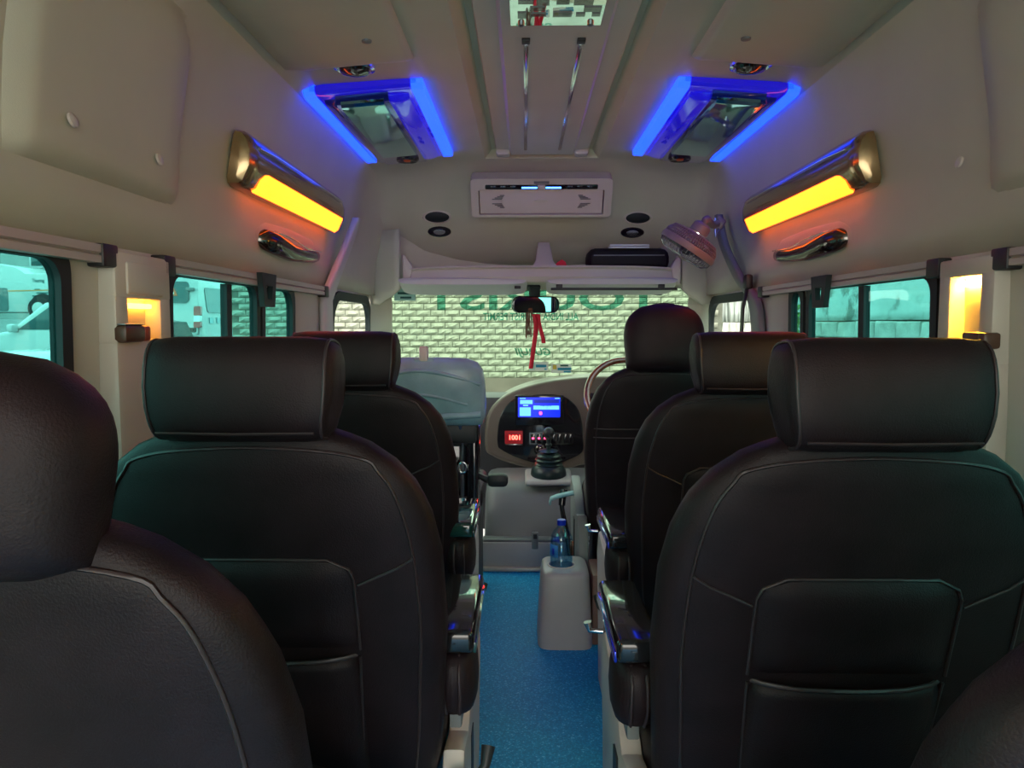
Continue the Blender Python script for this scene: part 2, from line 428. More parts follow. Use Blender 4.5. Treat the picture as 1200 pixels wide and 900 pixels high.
WY = 9.5
bw = thing('brick_wall', 'pale rock-faced brick boundary wall ahead of the windscreen', 'wall', (-1.0, WY, -.55))
wx0, wx1 = -3.86, 2.45
zb = at_y(640, 443, WY).z; BH, BL = 0.0795, 0.184
ncourse = 24
rb('plinth', (-1.0 * 0 + (wx0 + wx1) / 2 + 1.0, .10, (zb + .55) / 2), (wx1 - wx0, .24, zb + .55), .01, 'plinth', bw)
rb('mortar_core', ((wx0 + wx1) / 2 + 1.0, .14, zb + .55 + ncourse * BH / 2), (wx1 - wx0, .20, ncourse * BH), .0, 'mortar', bw)
def brick_mesh(seed, L):
    rr = random.Random(seed); nx, nz = 4, 3; v = []; f = []
    hw, hh = L / 2 - .004, BH / 2 - .0045
    for k in range(nz + 1):
        for i in range(nx + 1):
            edge = i in (0, nx) or k in (0, nz)
            v.append((-hw + 2 * hw * i / nx + (0 if edge else rr.uniform(-.008, .008)), -.004 if edge else -.02 - rr.random() * .022, -hh + 2 * hh * k / nz))
    for k in range(nz):
        for i in range(nx):
            a = k * (nx + 1) + i; f.append((a, a + 1, a + nx + 2, a + nx + 1))
    n0 = len(v); v += [(-hw, .05, -hh), (hw, .05, -hh), (hw, .05, hh), (-hw, .05, hh)]
    f += [tuple(range(nx + 1)) + (n0 + 1, n0), tuple((nz) * (nx + 1) + i for i in range(nx + 1)) + (n0 + 2, n0 + 3),
          tuple(k * (nx + 1) for k in range(nz + 1)) + (n0 + 3, n0), tuple(k * (nx + 1) + nx for k in range(nz + 1)) + (n0 + 2, n0 + 1)]
    me = bpy.data.meshes.new('brick')
    me.from_pydata(v, [], f); me.update(); me.materials.append(M['brick']); return me, v, f
variants = [brick_mesh(k, BL) for k in range(6)]
cells = []
for c in range(ncourse):
    z = zb + BH * (c + .5); x = wx0 + (BL * .5 if c % 2 else 0) + BL * .5
    while x < wx1 - BL * .5 + 1e-6:
        d = (CR.transposed() @ (Vector((x, WY, z)) - CAM)); px = 600 + FPX * d.x / -d.z; py = 450 - FPX * d.y / -d.z
        vis = (458 < px < 735 and 340 < py < 446) or (735 <= px < 820 and 338 < py < 352)
        vis2 = (383 < px < 424 and 335 < py < 392) or (275 < px < 345 and 325 < py < 400)
        cells.append((0 if vis else 1 if vis2 else 2, random.random() if not vis else abs(px - 600), x, z)); x += BL
cells.sort(key=lambda c: (c[0], c[1])); far = []
for i, (_, _, x, z) in enumerate(cells):
    me, v, f = variants[random.randrange(6)]
    dy = random.uniform(-.006, .004)
    if i < 300:
        o = bpy.data.objects.new('brick', me); link(o, bw, (x + 1.0, .03 + dy, z + .55))
    else: far.append(([(a + x + 1.0, b + .03 + dy, c + z + .55) for a, b, c in v], f))
o = multi('remaining_bricks', far, 'brick', bw); o['kind'] = 'stuff'
rb('coping', ((wx0 + wx1) / 2 + 1.0, .12, zb + .55 + ncourse * BH + .04), (wx1 - wx0 + .06, .3, .08), .01, 'plinth', bw)

# right hand stone and plaster wall
RX = 4.0
rw = thing('stone_wall', 'peeling plastered wall on rough stone blocks beyond the driver-side windows', 'wall', (RX + .2, 8, -.55))
rb('core', (.12, 0, 1.55), (.24, 19, 3.1), 0, 'mortar', rw)
rows = []
rr = random.Random(3)
for i in range(24):
    z = 1.80 + 2.1 * i / 23; rows.append([(-.03 - rr.random() * .025, -9.5 + 13.0 * k / 70, z) for k in range(71)])
strip('plaster', rows, 'peeling_plaster', rw, angle=80, thick=.02)
rows = []
for i in range(12):
    z = 1.80 + 2.1 * i / 11; rows.append([(-.03 - rr.random() * .02, 3.5 + 6.0 * k / 30, z) for k in range(31)])
strip('streaked_panel', rows, 'streaked_concrete', rw, angle=80, thick=.02)
bms = []
for k in range(4):
    bm = box_bm((.16, .50, .205), .015, 1); r2 = random.Random(k)
    for v in bm.verts: v.co += Vector((r2.uniform(-.015, .015), r2.uniform(-.012, .012), r2.uniform(-.01, .01)))
    me = bpy.data.meshes.new('stone_block'); bm.to_mesh(me); bm.free(); me.materials.append(M['stone']); bms.append(me)
for c in range(5):
    z = 1.80 - .12 - c * .225
    for k in range(22):
        y = -3.5 + k * .52 + (.26 if c % 2 else 0)
        link(bpy.data.objects.new('stone_block', bms[(k * 7 + c * 3) % 4]), rw, (-.04, y, z))

# far-left building behind the bus
bd = thing('far_building', 'grey concrete building rising behind the white coach', 'building', (-22, 36, 1.33))
rb('facade', (0, 0, 4), (26, 4, 8), .02, 'building', bd)
for i in range(9):
    for k in range(2):
        w_ = rb('window', (-11 + 2.7 * i, -2.0, 3.2 + 3 * k), (1.3, .12, 1.5), .02, 'car_white', bd)
        rb('pane', (0, -.05, 0), (1.1, .06, 1.3), .01, 'car_glass', w_)

def wheel(parent, c, r, w, axis='x'):
    rot = (0, R(90), 0) if axis == 'x' else (R(90), 0, 0)
    t = lathe('wheel', [(r * .6, -w / 2), (r * .92, -w / 2), (r, -w * .3), (r, w * .3), (r * .92, w / 2), (r * .6, w / 2)], 'tyre', parent, 20, c, rot)
    lathe('hubcap', [(r * .2, -w * .54), (r * .55, -w * .5), (r * .6, -w * .3), (r * .6, w * .3), (r * .55, w * .5), (r * .2, w * .54)], 'hub', t, 16)
    return t
# coach in the distance (side on, its flank facing us)
bx = at_y(75, 340, 24)
bus = thing('coach', 'white coach with thin orange stripe parked far beyond the white car', 'bus', (bx.x, 24, 1.33))
bsd = lambda a, b, d: (a, d, b)
prism('body', [(-7.5, .26), (1.9, .26), (2.0, .5), (2.0, 1.4), (1.8, 1.52), (-1.25, 1.52), (-1.55, 1.72), (-2.1, 1.84), (-7.5, 1.9)], bsd, 0, 2.3, 'car_white', bus, .05, 2)
prism('side_stripe', [(-2.6, .92), (-.45, .96), (-.45, 1.0), (-2.6, .96)], bsd, -.012, .02, 'stripe_orange', bus)
prism('wheel_arch', [(-.7 + .47 * math.cos(R(a_)), .40 + .47 * math.sin(R(a_))) for a_ in range(0, 181, 15)] + [(-1.17, .27), (-.23, .27)], bsd, -.012, .03, 'tyre', bus)
wheel(bus, (-.78, -.02, .38), .38, .26, 'y'); wheel(bus, (-5.6, .05, .38), .38, .26, 'y')
prism('dark_blur', rrect(-3.4, -1.85, .3, 1.05, .08), bsd, -.015, .03, 'car_glass', bus)  # dark patch added in place of blurred dark figures by the coach
prism('side_window', rrect(-6.8, -2.4, 1.15, 1.7, .1), bsd, -.015, .03, 'car_glass', bus)
Vt, Ft = text_mesh('Touring')
mk('lettering', [(-1.03 + a * .40, -.012, 1.20 + b * .15) for a, b in Vt], Ft, 'print_dark', bus)
for k, (a, w_, z_) in enumerate(((-.88, .18, .99), (-.70, .42, .88), (-1.0, .10, .78), (-.66, .36, .76), (-1.02, .09, .66))):
    rb('printed_line', (a, -.004, z_ + .01), (w_, .01, .045), 0, 'print_dark', bus)

def car(name, label, loc, rotz, L=3.9, H=1.5, Wd=1.65):
    t = thing(name, label, 'car', loc, (0, 0, rotz))
    h = L / 2
    side = [(-h, .30), (-h + .02, .62), (-h + .25, .86), (-h + 1.05, .98), (-h + 1.75, H - .05), (-h + 2.1, H), (h - .75, H - .02), (h - .15, 1.02), (h - .02, .9), (h, .35), (h - .15, .2), (-h + .1, .2)]
    prism('body', side, lambda a, b, d: (a, d, b), -Wd / 2, Wd / 2, 'car_white', t, .09, 3)
    for sy in (-1, 1):
        prism('side_window', [(-h + 1.25, 1.0), (-h + 1.85, H - .14), (0.05, H - .1), (0.05, 1.0)], lambda a, b, d: (a, sy * (Wd / 2 + d), b), -.03, .006, 'car_glass', t)
        prism('side_window', [(.12, 1.0), (.12, H - .1), (h - .85, H - .12), (h - .42, 1.02)], lambda a, b, d: (a, sy * (Wd / 2 + d), b), -.03, .006, 'car_glass', t)
        mo = rb('wing_mirror', (-h + 1.22, sy * (Wd / 2 + .10), 1.03), (.12, .2, .15), .04, 'car_white', t)
        rb('mirror_base', (0.02, -sy * .11, -.05), (.05, .08, .05), .01, 'black_plastic', mo)
        for ax in (-h + .75, h - .72): wheel(t, (ax, sy * (Wd / 2 - .06), .31), .31, .2, 'y')
    V_ = [(-h + 1.02, -.68, .985), (-h + 1.02, .68, .985), (-h + 1.74, .6, H - .07), (-h + 1.74, -.6, H - .07)]
    prism('windscreen', [(0, -.66), (.88, -.58), (.88, .58), (0, .66)], lambda a, b, d: (-h + 1.10 + a * .72 - d * .6, b, 1.0 + a * .50 + d * .8), -.01, .012, 'car_glass', t)
    return t
cx = at_y(42, 392, 14).x
car('hatchback', 'white hatchback with wing mirror parked in front of the coach', (cx + .75, 14.4, gz(cx)), 0, 4.1, 1.55)
# minivan seen from behind
MY = 11.0
mv = thing('minivan', 'white minivan with orange warning triangle on its rear window', 'van', (at_y(236, 380, MY).x, MY, .1))
HV = 1.90
prof = [(-1.7, .3), (-1.7, 1.1), (-1.64, HV - .22), (-1.5, HV - .03), (-1.2, HV), (-.5, HV), (-.2, HV - .03), (-.06, HV - .22), (0, 1.1), (0, .3)]
rings = []
for y, sc in ((0, .97), (.05, 1.0), (2.6, 1.0), (3.2, .97), (3.6, .9)):
    rings.append([(-.85 + (a + .85) * sc, y + (.10 * (b - .9) if y < .1 and b > .9 else 0), .3 + (b - .3) * (1 if y < 2.9 else .96 if y < 3.4 else .55)) for a, b in prof])
loft('body', rings, 'car_white', mv, angle=30)
fr = lambda a, b, d: (a, .10 * (b - .9) * (b > .9) - d, b)
prism('rear_window', rrect(-1.5, -.20, 1.42, 1.74, .06), fr, -.02, .012, 'car_glass', mv)
pz = lambda px, py: (at_y(px, py, MY).x - mv.location.x, at_y(px, py, MY).z - .1)
prism('warning_triangle', [pz(196, 346.5), pz(206.5, 346.5), pz(201, 336.5)], fr, .012, .020, 'tri_orange', mv)
prism('triangle_mark', [pz(200, 344.5), pz(202.5, 344.5), pz(201.2, 340.5)], fr, .020, .024, 'paper', mv)
prism('rear_pillar', rrect(-.17, -.06, .95, 1.76, .03), fr, -.02, .010, 'car_white', mv)
for z0, z1, mm in ((1.08, 1.17, 'tail_red'), (1.17, 1.26, 'paper'), (1.26, 1.40, 'tail_red')):
    prism('tail_light', rrect(-.115, -.01, z0 - .03, z1 - .03, .02), fr, -.03, .03, mm, mv)
prism('number_plate_lamp', rrect(-.20, -.08, .98, 1.05, .015), fr, -.01, .02, 'black_plastic', mv)
rb('hinge', (-.16, .02, 1.62), (.12, .05, .05), .01, 'grey_plastic', mv)
rb('door_handle', (-.72, -.0, 1.36), (.12, .05, .03), .01, 'black_plastic', mv)
rb('bumper', (-.85, -.06, .45), (1.66, .16, .26), .05, 'black_plastic', mv)
for k in range(2): prism('side_window', rrect(.25 + 1.25 * k, 1.35 + 1.25 * k, 1.28, 1.66, .06), lambda a, b, d: (-.06 * (b - 1.1) / .58 + d, a, b), -.02, .012, 'car_glass', mv)
for k, y_ in enumerate((.35, .62, .88, 1.15, 1.4)): rb('side_lettering', (.004, y_, 1.16), (.012, .14, .09), 0, 'skylit_teal', mv)
for ax in (.6, 2.7):
    for xx in (-.10, -1.60): wheel(mv, (xx, ax, .3), .3, .18, 'x')
# small white car, only its roof shows, with a black crate on it
c2 = at_y(150, 405, 4.6)
car('small_car', 'small white car whose roof carries a black crate, beside the minivan', (c2.x - .9, 4.45, -.55), 0, 3.4, 1.60, 1.30)
cr = thing('roof_crate', 'black tilted crate with pale cut-outs on the small white car roof', 'crate', (at_y(204, 400, 4.45).x, 4.40, 1.06), (0, R(8), 0))
prism('shell', [(-.10, 0), (.13, 0), (.03, .16), (-.10, .16), (-.16, .12)], lambda a, b, d: (a, d, b), -.12, .12, 'black_plastic', cr, .008)
prism('cut_out', [(-.09, .07), (-.05, .07), (-.03, .125), (-.10, .12)], lambda a, b, d: (a, d, b), -.126, -.11, 'paper_teal', cr)
prism('cut_out', [(-.03, .02), (.07, .02), (.05, .04), (-.02, .045)], lambda a, b, d: (a, d, b), -.126, -.11, 'paper_teal', cr)
# shrub seen through the small quarter pane
sh = thing('shrub', 'green leafy shrub climbing beside the stone wall', 'shrub', (3.5, 10.1, -.55))
tube('stem', [(0, 0, 0), (.02, 0, .9), (0, .02, 1.7)], .03, 'bark', sh)
lv = []; r2 = random.Random(5)
for k in range(500):
    p = Vector((r2.gauss(0, .06), r2.gauss(0, .14), 1.7 + r2.gauss(0, .25))); a = Vector((r2.uniform(-1, 1), r2.uniform(-1, 1), r2.uniform(-1, 1))).normalized() * .05; b = a.orthogonal().normalized() * .025
    lv.append(([p - a, p + b, p + a, p - b], [(0, 1, 2, 3)]))
o = multi('foliage', lv, 'leaf', sh); o['kind'] = 'stuff'

# ------------------------------------------------------------------ seats
def back_geo(wide):   # half-width / half-thickness tables over height
    return ([(.36, .25), (.45, .268), (.70, .286), (.83, .282), (.90, .268), (.95, .248), (.99, .215), (1.02, .175), (1.04, .125), (1.05, .06)],
            [(.36, .05), (.45, .062), (.9, .058), (.99, .05), (1.03, .04), (1.05, .018)])
TILT = 0.27
def back_pt(u, z, rear=True, off=0.0, HZ=1.05):
    """point on the rear (camera side) of the backrest at fraction u of the half width"""
    wt, tt = back_geo(0); w, t = interp(z, wt), interp(z, tt); N = 3.2
    yy = (1 - min(abs(u), .999) ** N) ** (1 / N) * t
    yc = .058 + (1.05 - z) * TILT
    return Vector((u * w, yc - (yy + off) if rear else yc + yy + off, z))
def build_backrest(t, m='leather'):
    wt, tt = back_geo(0); rings = []; N = 3.2; K = 40
    zs = [.36, .40, .45, .52, .6, .7, .78, .83, .87, .9, .93, .955, .975, .99, 1.005, 1.018, 1.03, 1.04, 1.046, 1.05]
    for z in zs:
        w, th = interp(z, wt), interp(z, tt); yc = .058 + (1.05 - z) * TILT
        rings.append([(w * sgnpow(math.cos(2 * math.pi * k / K), 2 / N), yc + th * sgnpow(math.sin(2 * math.pi * k / K), 2 / N), z) for k in range(K)])
    b = loft('backrest', rings, m, t, angle=70)
    # border seam running round the rear face
    path = [back_pt(-.86, z, off=.001) for z in (.40, .5, .6, .7, .8, .87, .92, .955, .98, .995)] 
    path += [back_pt(u, 1.005 + .012 * (1 - (u / .8) ** 2), off=.001) for u in (-.7, -.4, 0, .4, .7)]
    path += [back_pt(.86, z, off=.001) for z in (.995, .98, .955, .92, .87, .8, .7, .6, .5, .40)]
    tube('border_seam', smooth_path(path, 3), .0028, 'piping', b, 6)
    return b
def rear_patch(z0, z1, x0f, x1f, bulge, rnd=.04, nz=10, nx=14):
    rows = []
    wt, _ = back_geo(0)
    for i in range(nz + 1):
        z = z0 + (z1 - z0) * i / nz; row = []
        sh = 0
        if rnd > 0 and z > z1 - rnd: q = (z - (z1 - rnd)) / rnd; sh = rnd * (1 - math.sqrt(max(0, 1 - q * q)))
        for k in range(nx + 1):
            x = (x0f + sh) + ((x1f - sh) - (x0f + sh)) * k / nx
            e = min(i / nz, 1 - i / nz, k / nx, 1 - k / nx)
            row.append(back_pt(x / interp(z, wt), z, off=bulge(i / nz, k / nx) if e > 0 else -.002))
        rows.append(row)
    return rows
def headrest_roll(t, c, a=.139, h=.078, dpt=.056, tilt=-8):
    """wide padded roll with flat ends; c is its centre"""
    rings = []; K = 28; xs = [-1, -.985, -.95, -.9, -.7, -.35, 0, .35, .7, .9, .95, .985, 1]
    for q in xs:
        s = (1 - abs(q) ** 14) ** (1 / 6) if abs(q) < 1 else .55
        s = max(s, .62); ring = []
        for k in range(K):
            th = 2 * math.pi * k / K; cy, sz = sgnpow(math.cos(th), .62), sgnpow(math.sin(th), .62)
            fat = 1.0 if sz > 0 else 1 - .10 * abs(sz)
            wide = 1.0 if sz > -.2 else 1 - .09 * (abs(sz) - .2)
            ring.append((q * a * wide, cy * dpt * s * fat, sz * h * s))
        rings.append(ring)
    hr = loft('headrest', rings, 'leather', t, c, (R(tilt), 0, 0), angle=75)
    for q in (-.93, .93):
        path = []
        for k in range(29):
            th = 2 * math.pi * k / 28; cy, sz = sgnpow(math.cos(th), .62), sgnpow(math.sin(th), .62)
            fat = 1.0 if sz > 0 else 1 - .10 * abs(sz); wide = 1.0 if sz > -.2 else 1 - .09 * (abs(sz) - .2)
            path.append((q * a * wide, cy * dpt * .942 * fat, sz * h * .942))
        tube('end_seam', path, .0024, 'piping', hr, 6)
    tube('bottom_seam', [(-a * .82, -dpt * .80, -h * .84), (0, -dpt * .82, -h * .86), (a * .82, -dpt * .80, -h * .84)], .0024, 'piping', hr, 6)
    return hr
def headrest_dome(t, c, a=.15, h=.125, dpt=.06, tilt=-6):
    rings = []; K = 32
    for i in range(17):
        q = -1 + 2 * i / 16
        if q < -.6: s = .86 + .10 * math.sqrt(max(0, 1 - ((-.6 - q) / .4) ** 2))
        elif q < 0: s = .96 + .04 * (q + .6) / .6
        else: s = max(.12, (1 - q ** 2.5) ** (1 / 2.4))
        if i == 0: s *= .75
        d = dpt * (max(.15, (1 - abs(q) ** 4) ** .4))
        rings.append([(a * s * sgnpow(math.cos(2 * math.pi * k / K), .7), d * sgnpow(math.sin(2 * math.pi * k / K), .75), q * h) for k in range(K)])
    hr = loft('headrest', rings, 'leather', t, c, (R(tilt), 0, 0), angle=75)
    return hr
def seat(name, label, loc, s, head='roll', arm=True, arm_off=(0, 0), pocket=True, group='reclining passenger seats', base='cream_light', armtop='gloss_black', hz=0.0, rotz=0.0, hd=None, cl=.27):
    """s = +1: aisle lies on the seat's -x side; -1 mirrored"""
    t = thing(name, label, 'seat', loc, (0, 0, rotz), group)
    build_backrest(t)
    rows = rear_patch(.672, .835, -.148, .148, lambda v, u: .012 * min(1, 6 * min(v, 1 - v, u, 1 - u)))
    if pocket:
        p = strip('back_panel', rows, 'leather', t, angle=60)
        rim = [rows[i][0] for i in range(len(rows))] + [rows[-1][k] for k in range(1, len(rows[0]))] + [rows[i][-1] for i in range(len(rows) - 2, -1, -1)]
        tube('panel_seam', [v + Vector((0, -.003, 0)) for v in rim], .0025, 'piping', p, 6)
        rows = rear_patch(.40, .664, -.146, .146, lambda v, u: .006 + .016 * v * min(1, 5 * min(u, 1 - u)), 0)
        top = []
        for k in range(len(rows[-1])):
            u = k / (len(rows[-1]) - 1); top.append(rows[-2][k] + Vector((0, -.004 * math.sin(math.pi * u), .024 - .006 * math.sin(math.pi * u))))
        rows[-1] = top
        p = strip('pocket', rows, 'leather', t, angle=60, thick=.005)
        tube('pocket_hem', [v + Vector((0, -.002, 0)) for v in top], .0038, 'piping', p, 6)
        for q in (-1, 1):
            pts = [back_pt(q * .54, .79, off=.002), back_pt(q * .66, .806, off=.002), back_pt(q * .76, .818, off=.002), back_pt(q * .86, .835, off=.002)]
            tube('side_seam', pts, .0022, 'piping', t, 6)
            tube('side_seam', [back_pt(q * .52, z, off=.0015) for z in (.66, .6, .5, .42)], .0022, 'piping', t, 6)
    hd = hd or {}
    if head == 'roll': headrest_roll(t, (0, .035, 1.103 + hz), **hd)
    else: headrest_dome(t, (0, .04, 1.15 + hz), **hd)
    for q in (-1, 1):
        tube('headrest_post', [(q * .06, .06, 1.00), (q * .06, .045, 1.08 + hz)], .007, 'steel', t, 8)
    # cushion
    rings = []; K = 32
    for z, sc in ((.36, .93), (.375, .985), (.42, 1.0), (.47, .99), (.495, .95), (.505, .8)):
        rings.append([(.265 * sc * sgnpow(math.cos(2 * math.pi * k / K), .45), .17 + cl + cl * sc * sgnpow(math.sin(2 * math.pi * k / K), .45), z + .02 * sgnpow(math.sin(2 * math.pi * k / K), 1)) for k in range(K)])
    loft('seat_cushion', rings, 'leather', t, angle=60)
    rb('seat_base', (0, .17 + cl - .02, .18), (.44, 1.6 * cl, .36), .02, 'black_plastic', t)
    ax = -s * .285
    # aisle side cover
    e = 2 * cl - .54
    yz = [(.16, .0), (.62 + e, .0), (.66 + e, .28), (.70 + e, .42), (.66 + e, .50), (.45, .47), (.34, .40), (.24, .42), (.16, .30)]
    cov = prism('side_cover', yz, lambda a, b, d: (d, a, b), ax - .02, ax + .022, base, t, .008)
    rb('cover_groove', (ax - s * .021, .40, .20), (.006, .05, .34), 0, 'black_plastic', cov)
    if name != 'driver_seat': tube('recline_lever', [(ax - s * .0, .20, .40), (ax - s * .045, .19, .40), (ax - s * .06, .20, .415), (ax - s * .065, .22, .44)], [.007, .007, .009, .013], 'black_plastic', t, 10)
    if s > 0 and name != 'driver_seat': tube('front_knob', [(ax - s * .02, .66 + e, .50), (ax - s * .05, .665 + e, .50), (ax - s * .055, .665 + e, .52)], [.006, .006, .010], 'chrome', t, 10)
    if arm:
        oy, oz = arm_off
        a = rb('armrest', (ax, .385 + oy, .628 + oz), (.080, .33, .045), .012, armtop, t, (R(-1), 0, 0), 3)
        rb('armrest_trim', (-s * .040, 0, -.012), (.006, .31, .02), .002, 'blue_gloss' if s > 0 else 'green_gloss', a)
        rings = []; K = 20
        for z, w_, d_ in ((.605, .032, .05), (.600, .038, .07), (.575, .042, .078), (.54, .044, .078), (.51, .042, .07), (.49, .036, .055), (.478, .022, .03)):
            rings.append([(ax + w_ * sgnpow(math.cos(2 * math.pi * k / K), .8) - s * 0, .29 + oy + d_ * sgnpow(math.sin(2 * math.pi * k / K), .8), z + oz) for k in range(K)])
        b = loft('armrest_bolster', rings, 'leather', t, angle=60)
        for q in (-.012, .012):
            tube('bolster_seam', smooth_path([(ax + q, .29 + oy - .055, .603 + oz), (ax + q * 1.1, .29 + oy - .079, .575 + oz), (ax + q * 1.2, .29 + oy - .078, .53 + oz), (ax + q, .29 + oy - .058, .492 + oz)], 4), .003, 'piping', b, 6)
        prism('armrest_support', [(.28 + oy, .44), (.36 + oy, .44), (.50 + oy, .60), (.28 + oy, .60)], lambda a_, b_, d: (d, a_, b_), ax - .012, ax + .012, 'grey_plastic', t, .004)
    return t
seat('passenger_seat', 'dark leather seat beside the lit pillar, with orange-lit headrest by the minivan window', (-.49, 1.06, 0), -1)
bpy.data.objects['passenger_seat']['label'] = 'dark leather reclining seat with wide headrest beside the pillar with the red-ended lamp'
seat('passenger_seat', 'dark leather reclining seat with wide headrest beside the brightest amber pillar niche', (.41, .985, 0), 1, arm_off=(.04, 0))
seat('passenger_seat', 'dark leather seat behind the folded front seat, between that and another reclining seat', (-.545, 1.90, 0), -1, arm_off=(-.08, -.01), armtop='green_gloss')
seat('passenger_seat', 'dark leather reclining seat directly behind the tall driver seat', (.48, 1.81, 0), 1, arm_off=(-.06, -.02))
seat('passenger_seat', 'dark leather seat with rounded dome headrest beside the coach-facing window', (-.572, .56, -.008), -1, head='dome', pocket=False, arm=False, hd=dict(a=.15, h=.098, dpt=.07), hz=-.055, cl=.20)
seat('passenger_seat', 'dark leather seat of which only one shoulder shows, behind the amber-niche seat', (.472, .39, 0), 1, pocket=False, arm=False, cl=.20)
ds = seat('driver_seat', 'tall dark driver seat with domed headrest behind the steering wheel', (.445, 2.74, 0), 1, head='dome', arm=False, group='front seats', pocket=False, hd=dict(a=.15, h=.13), base='grey_plastic')
for z in (.80, .765):
    tube('cross_seam', [back_pt(u, z, off=.002) for u in (-.9, -.8, -.4, 0, .4, .8, .9)], .0025, 'piping', ds, 6)

# folded front passenger seat
fs = thing('front_passenger_seat', 'front passenger seat with padded back coloured by painted sky reflection over an exposed black frame', 'seat', (-.50, 2.86, 0), None, 'front seats')
rings = []; K = 40
for z, w_, d_ in ((.795, .23, .02), (.80, .255, .05), (.83, .268, .068), (.90, .27, .074), (.97, .268, .07), (1.02, .26, .06), (1.05, .24, .048), (1.066, .20, .03), (1.07, .12, .012)):
    rings.append([(w_ * sgnpow(math.cos(2 * math.pi * k / K), .5), .06 + (1.07 - z) * .15 + d_ * sgnpow(math.sin(2 * math.pi * k / K), .6), z) for k in range(K)])
bp_ = loft('back_pad', rings, 'skylit_teal', fs, angle=60)  # pad colour carries the reflected daylight
def fp(x, z, off=.0):
    d_ = interp(z, [(.80, .05), (.83, .068), (.90, .074), (.97, .07), (1.02, .06), (1.05, .048)]); w_ = .27
    u = min(abs(x) / w_, .995); return Vector((x, .06 + (1.07 - z) * .15 - d_ * (1 - u ** 4) ** .3 - off, z))
tube('ridge_seam', smooth_path([fp(-.25, .955), fp(-.12, 1.0), fp(0, 1.02), fp(.12, 1.005), fp(.25, .965)], 5), .008, 'skylit_teal', bp_, 8)
tube('lower_fold', smooth_path([fp(-.25, .845, .004), fp(0, .835, .008), fp(.25, .845, .004)], 6), .014, 'skylit_teal', bp_, 8)
tube('lower_fold', smooth_path([fp(-.2, .90, .0), fp(.02, .925, .003), fp(.2, .885, .0)], 6), .006, 'skylit_teal', bp_, 8)
rb('top_buckle', (.03, .045, 1.055), (.08, .05, .03), .008, 'skylit_teal', fs); rb('top_knob', (.03, .03, 1.085), (.035, .03, .06), .008, 'cream_light', fs)
rb('hinge_panel', (0, .12, .76), (.46, .05, .08), .01, 'black_plastic', fs)
rb('back_plate', (0, .20, .58), (.44, .04, .34), .01, 'gloss_black', fs)
for xx, rr_ in ((-.15, .010), (.075, .011), (.17, .012)):
    tube('frame_rail', [(xx, .16, .46), (xx, .15, .72)], rr_, 'steel', fs, 10)
rb('cross_bar', (0, .15, .715), (.46, .03, .03), .008, 'black_plastic', fs); rb('cross_bar', (0, .16, .47), (.42, .03, .04), .008, 'black_plastic', fs)
rb('side_frame', (.215, .17, .60), (.05, .12, .40), .015, 'gloss_black', fs)
for k in range(4): rb('bracket', (.08 + .03 * k, .135, .745 + .008 * (k % 2)), (.012, .02, .035), .003, 'grey_plastic', fs)
tube('hanging_strap', smooth_path([(.185, .075, .85), (.165, .085, .81), (.17, .12, .74), (.172, .13, .68), (.172, .135, .63)], 5), .007, 'steel', fs, 8)
tube('strap_ring', [(.172 + .016 * math.cos(2 * math.pi * k / 16), .13, .615 + .022 * math.sin(2 * math.pi * k / 16)) for k in range(17)], .006, 'chrome', fs, 8)
tube('recline_handle', [(.20, .15, .60), (.25, .13, .575), (.275, .12, .565)], [.008, .012, .014], 'black_plastic', fs, 10)
rb('handle_grip', (.315, .11, .567), (.085, .04, .055), .018, 'black_plastic', fs)
rb('seat_base', (0, .36, .22), (.46, .42, .44), .02, 'black_plastic', fs)
rb('seat_cushion', (0, .40, .47), (.50, .44, .10), .035, 'leather', fs, None, 3)

# ------------------------------------------------------------------ ceiling fittings
def roof_z(x): return interp(abs(x), sorted([(a, b) for a, b in HP[:11]]))
# centre panel: trim with ridges
def cpanel():
    prof = [(-.205, 1.972), (-.20, 1.962), (-.145, 1.960), (-.135, 1.948), (.135, 1.948), (.145, 1.960), (.20, 1.962), (.205, 1.972), (.205, 1.983), (-.205, 1.983)]
    o = loft('trim_3', [[(x, y, z) for x, z in prof] for y in (-1.2, 1.0, 2.4, 3.33, 3.345)], 'panel_grey', angle=25); struct(o)
    for q in (-1, 1):
        rb('slot_strip', (q * .073, 2.64, 1.946), (.014, 1.20, .008), .003, 'chrome', o)
        rb('slot_end', (q * .073, 2.02, 1.946), (.022, .03, .01), .002, 'black_plastic', o)
        prism('end_scroll', rrect(q * .172 - .03, q * .172 + .03, 1.94, 1.975, .012), lambda a, b, d: (a, d, b), 3.30, 3.36, 'panel_grey', o, .004)
cpanel()
mir = thing('ceiling_mirror', 'mirrored ceiling plate with dark rectangular inlays above the aisle', 'mirror', (0, 1.62, 1.948))
rb('plate', (0, 0, -.006), (.222, .56, .008), 0, 'mirror', mir)
r3 = random.Random(12)
yy = .225
while yy > -.2:
    x = -.098 + r3.uniform(0, .01); hh = r3.choice((.014, .02, .026, .03))
    while x < .09:
        w_ = min(r3.choice((.016, .022, .03, .036, .045)), .104 - x)
        if w_ > .008 and r3.random() < .82: rb('inlay', (x + w_ / 2, yy - hh / 2 + r3.uniform(-.004, .004), -.011), (w_, hh * r3.choice((.6, 1, 1, 1.25)), .003), 0, 'gloss_black', mir)
        x += w_ + r3.choice((.006, .010, .016))
    yy -= hh + r3.choice((.008, .014))
for q in (-1, 1): lathe('screw', [(.008, .0), (.008, -.006), (.004, -.009)], 'steel', mir, 14, (q * .085, .265, -.010))

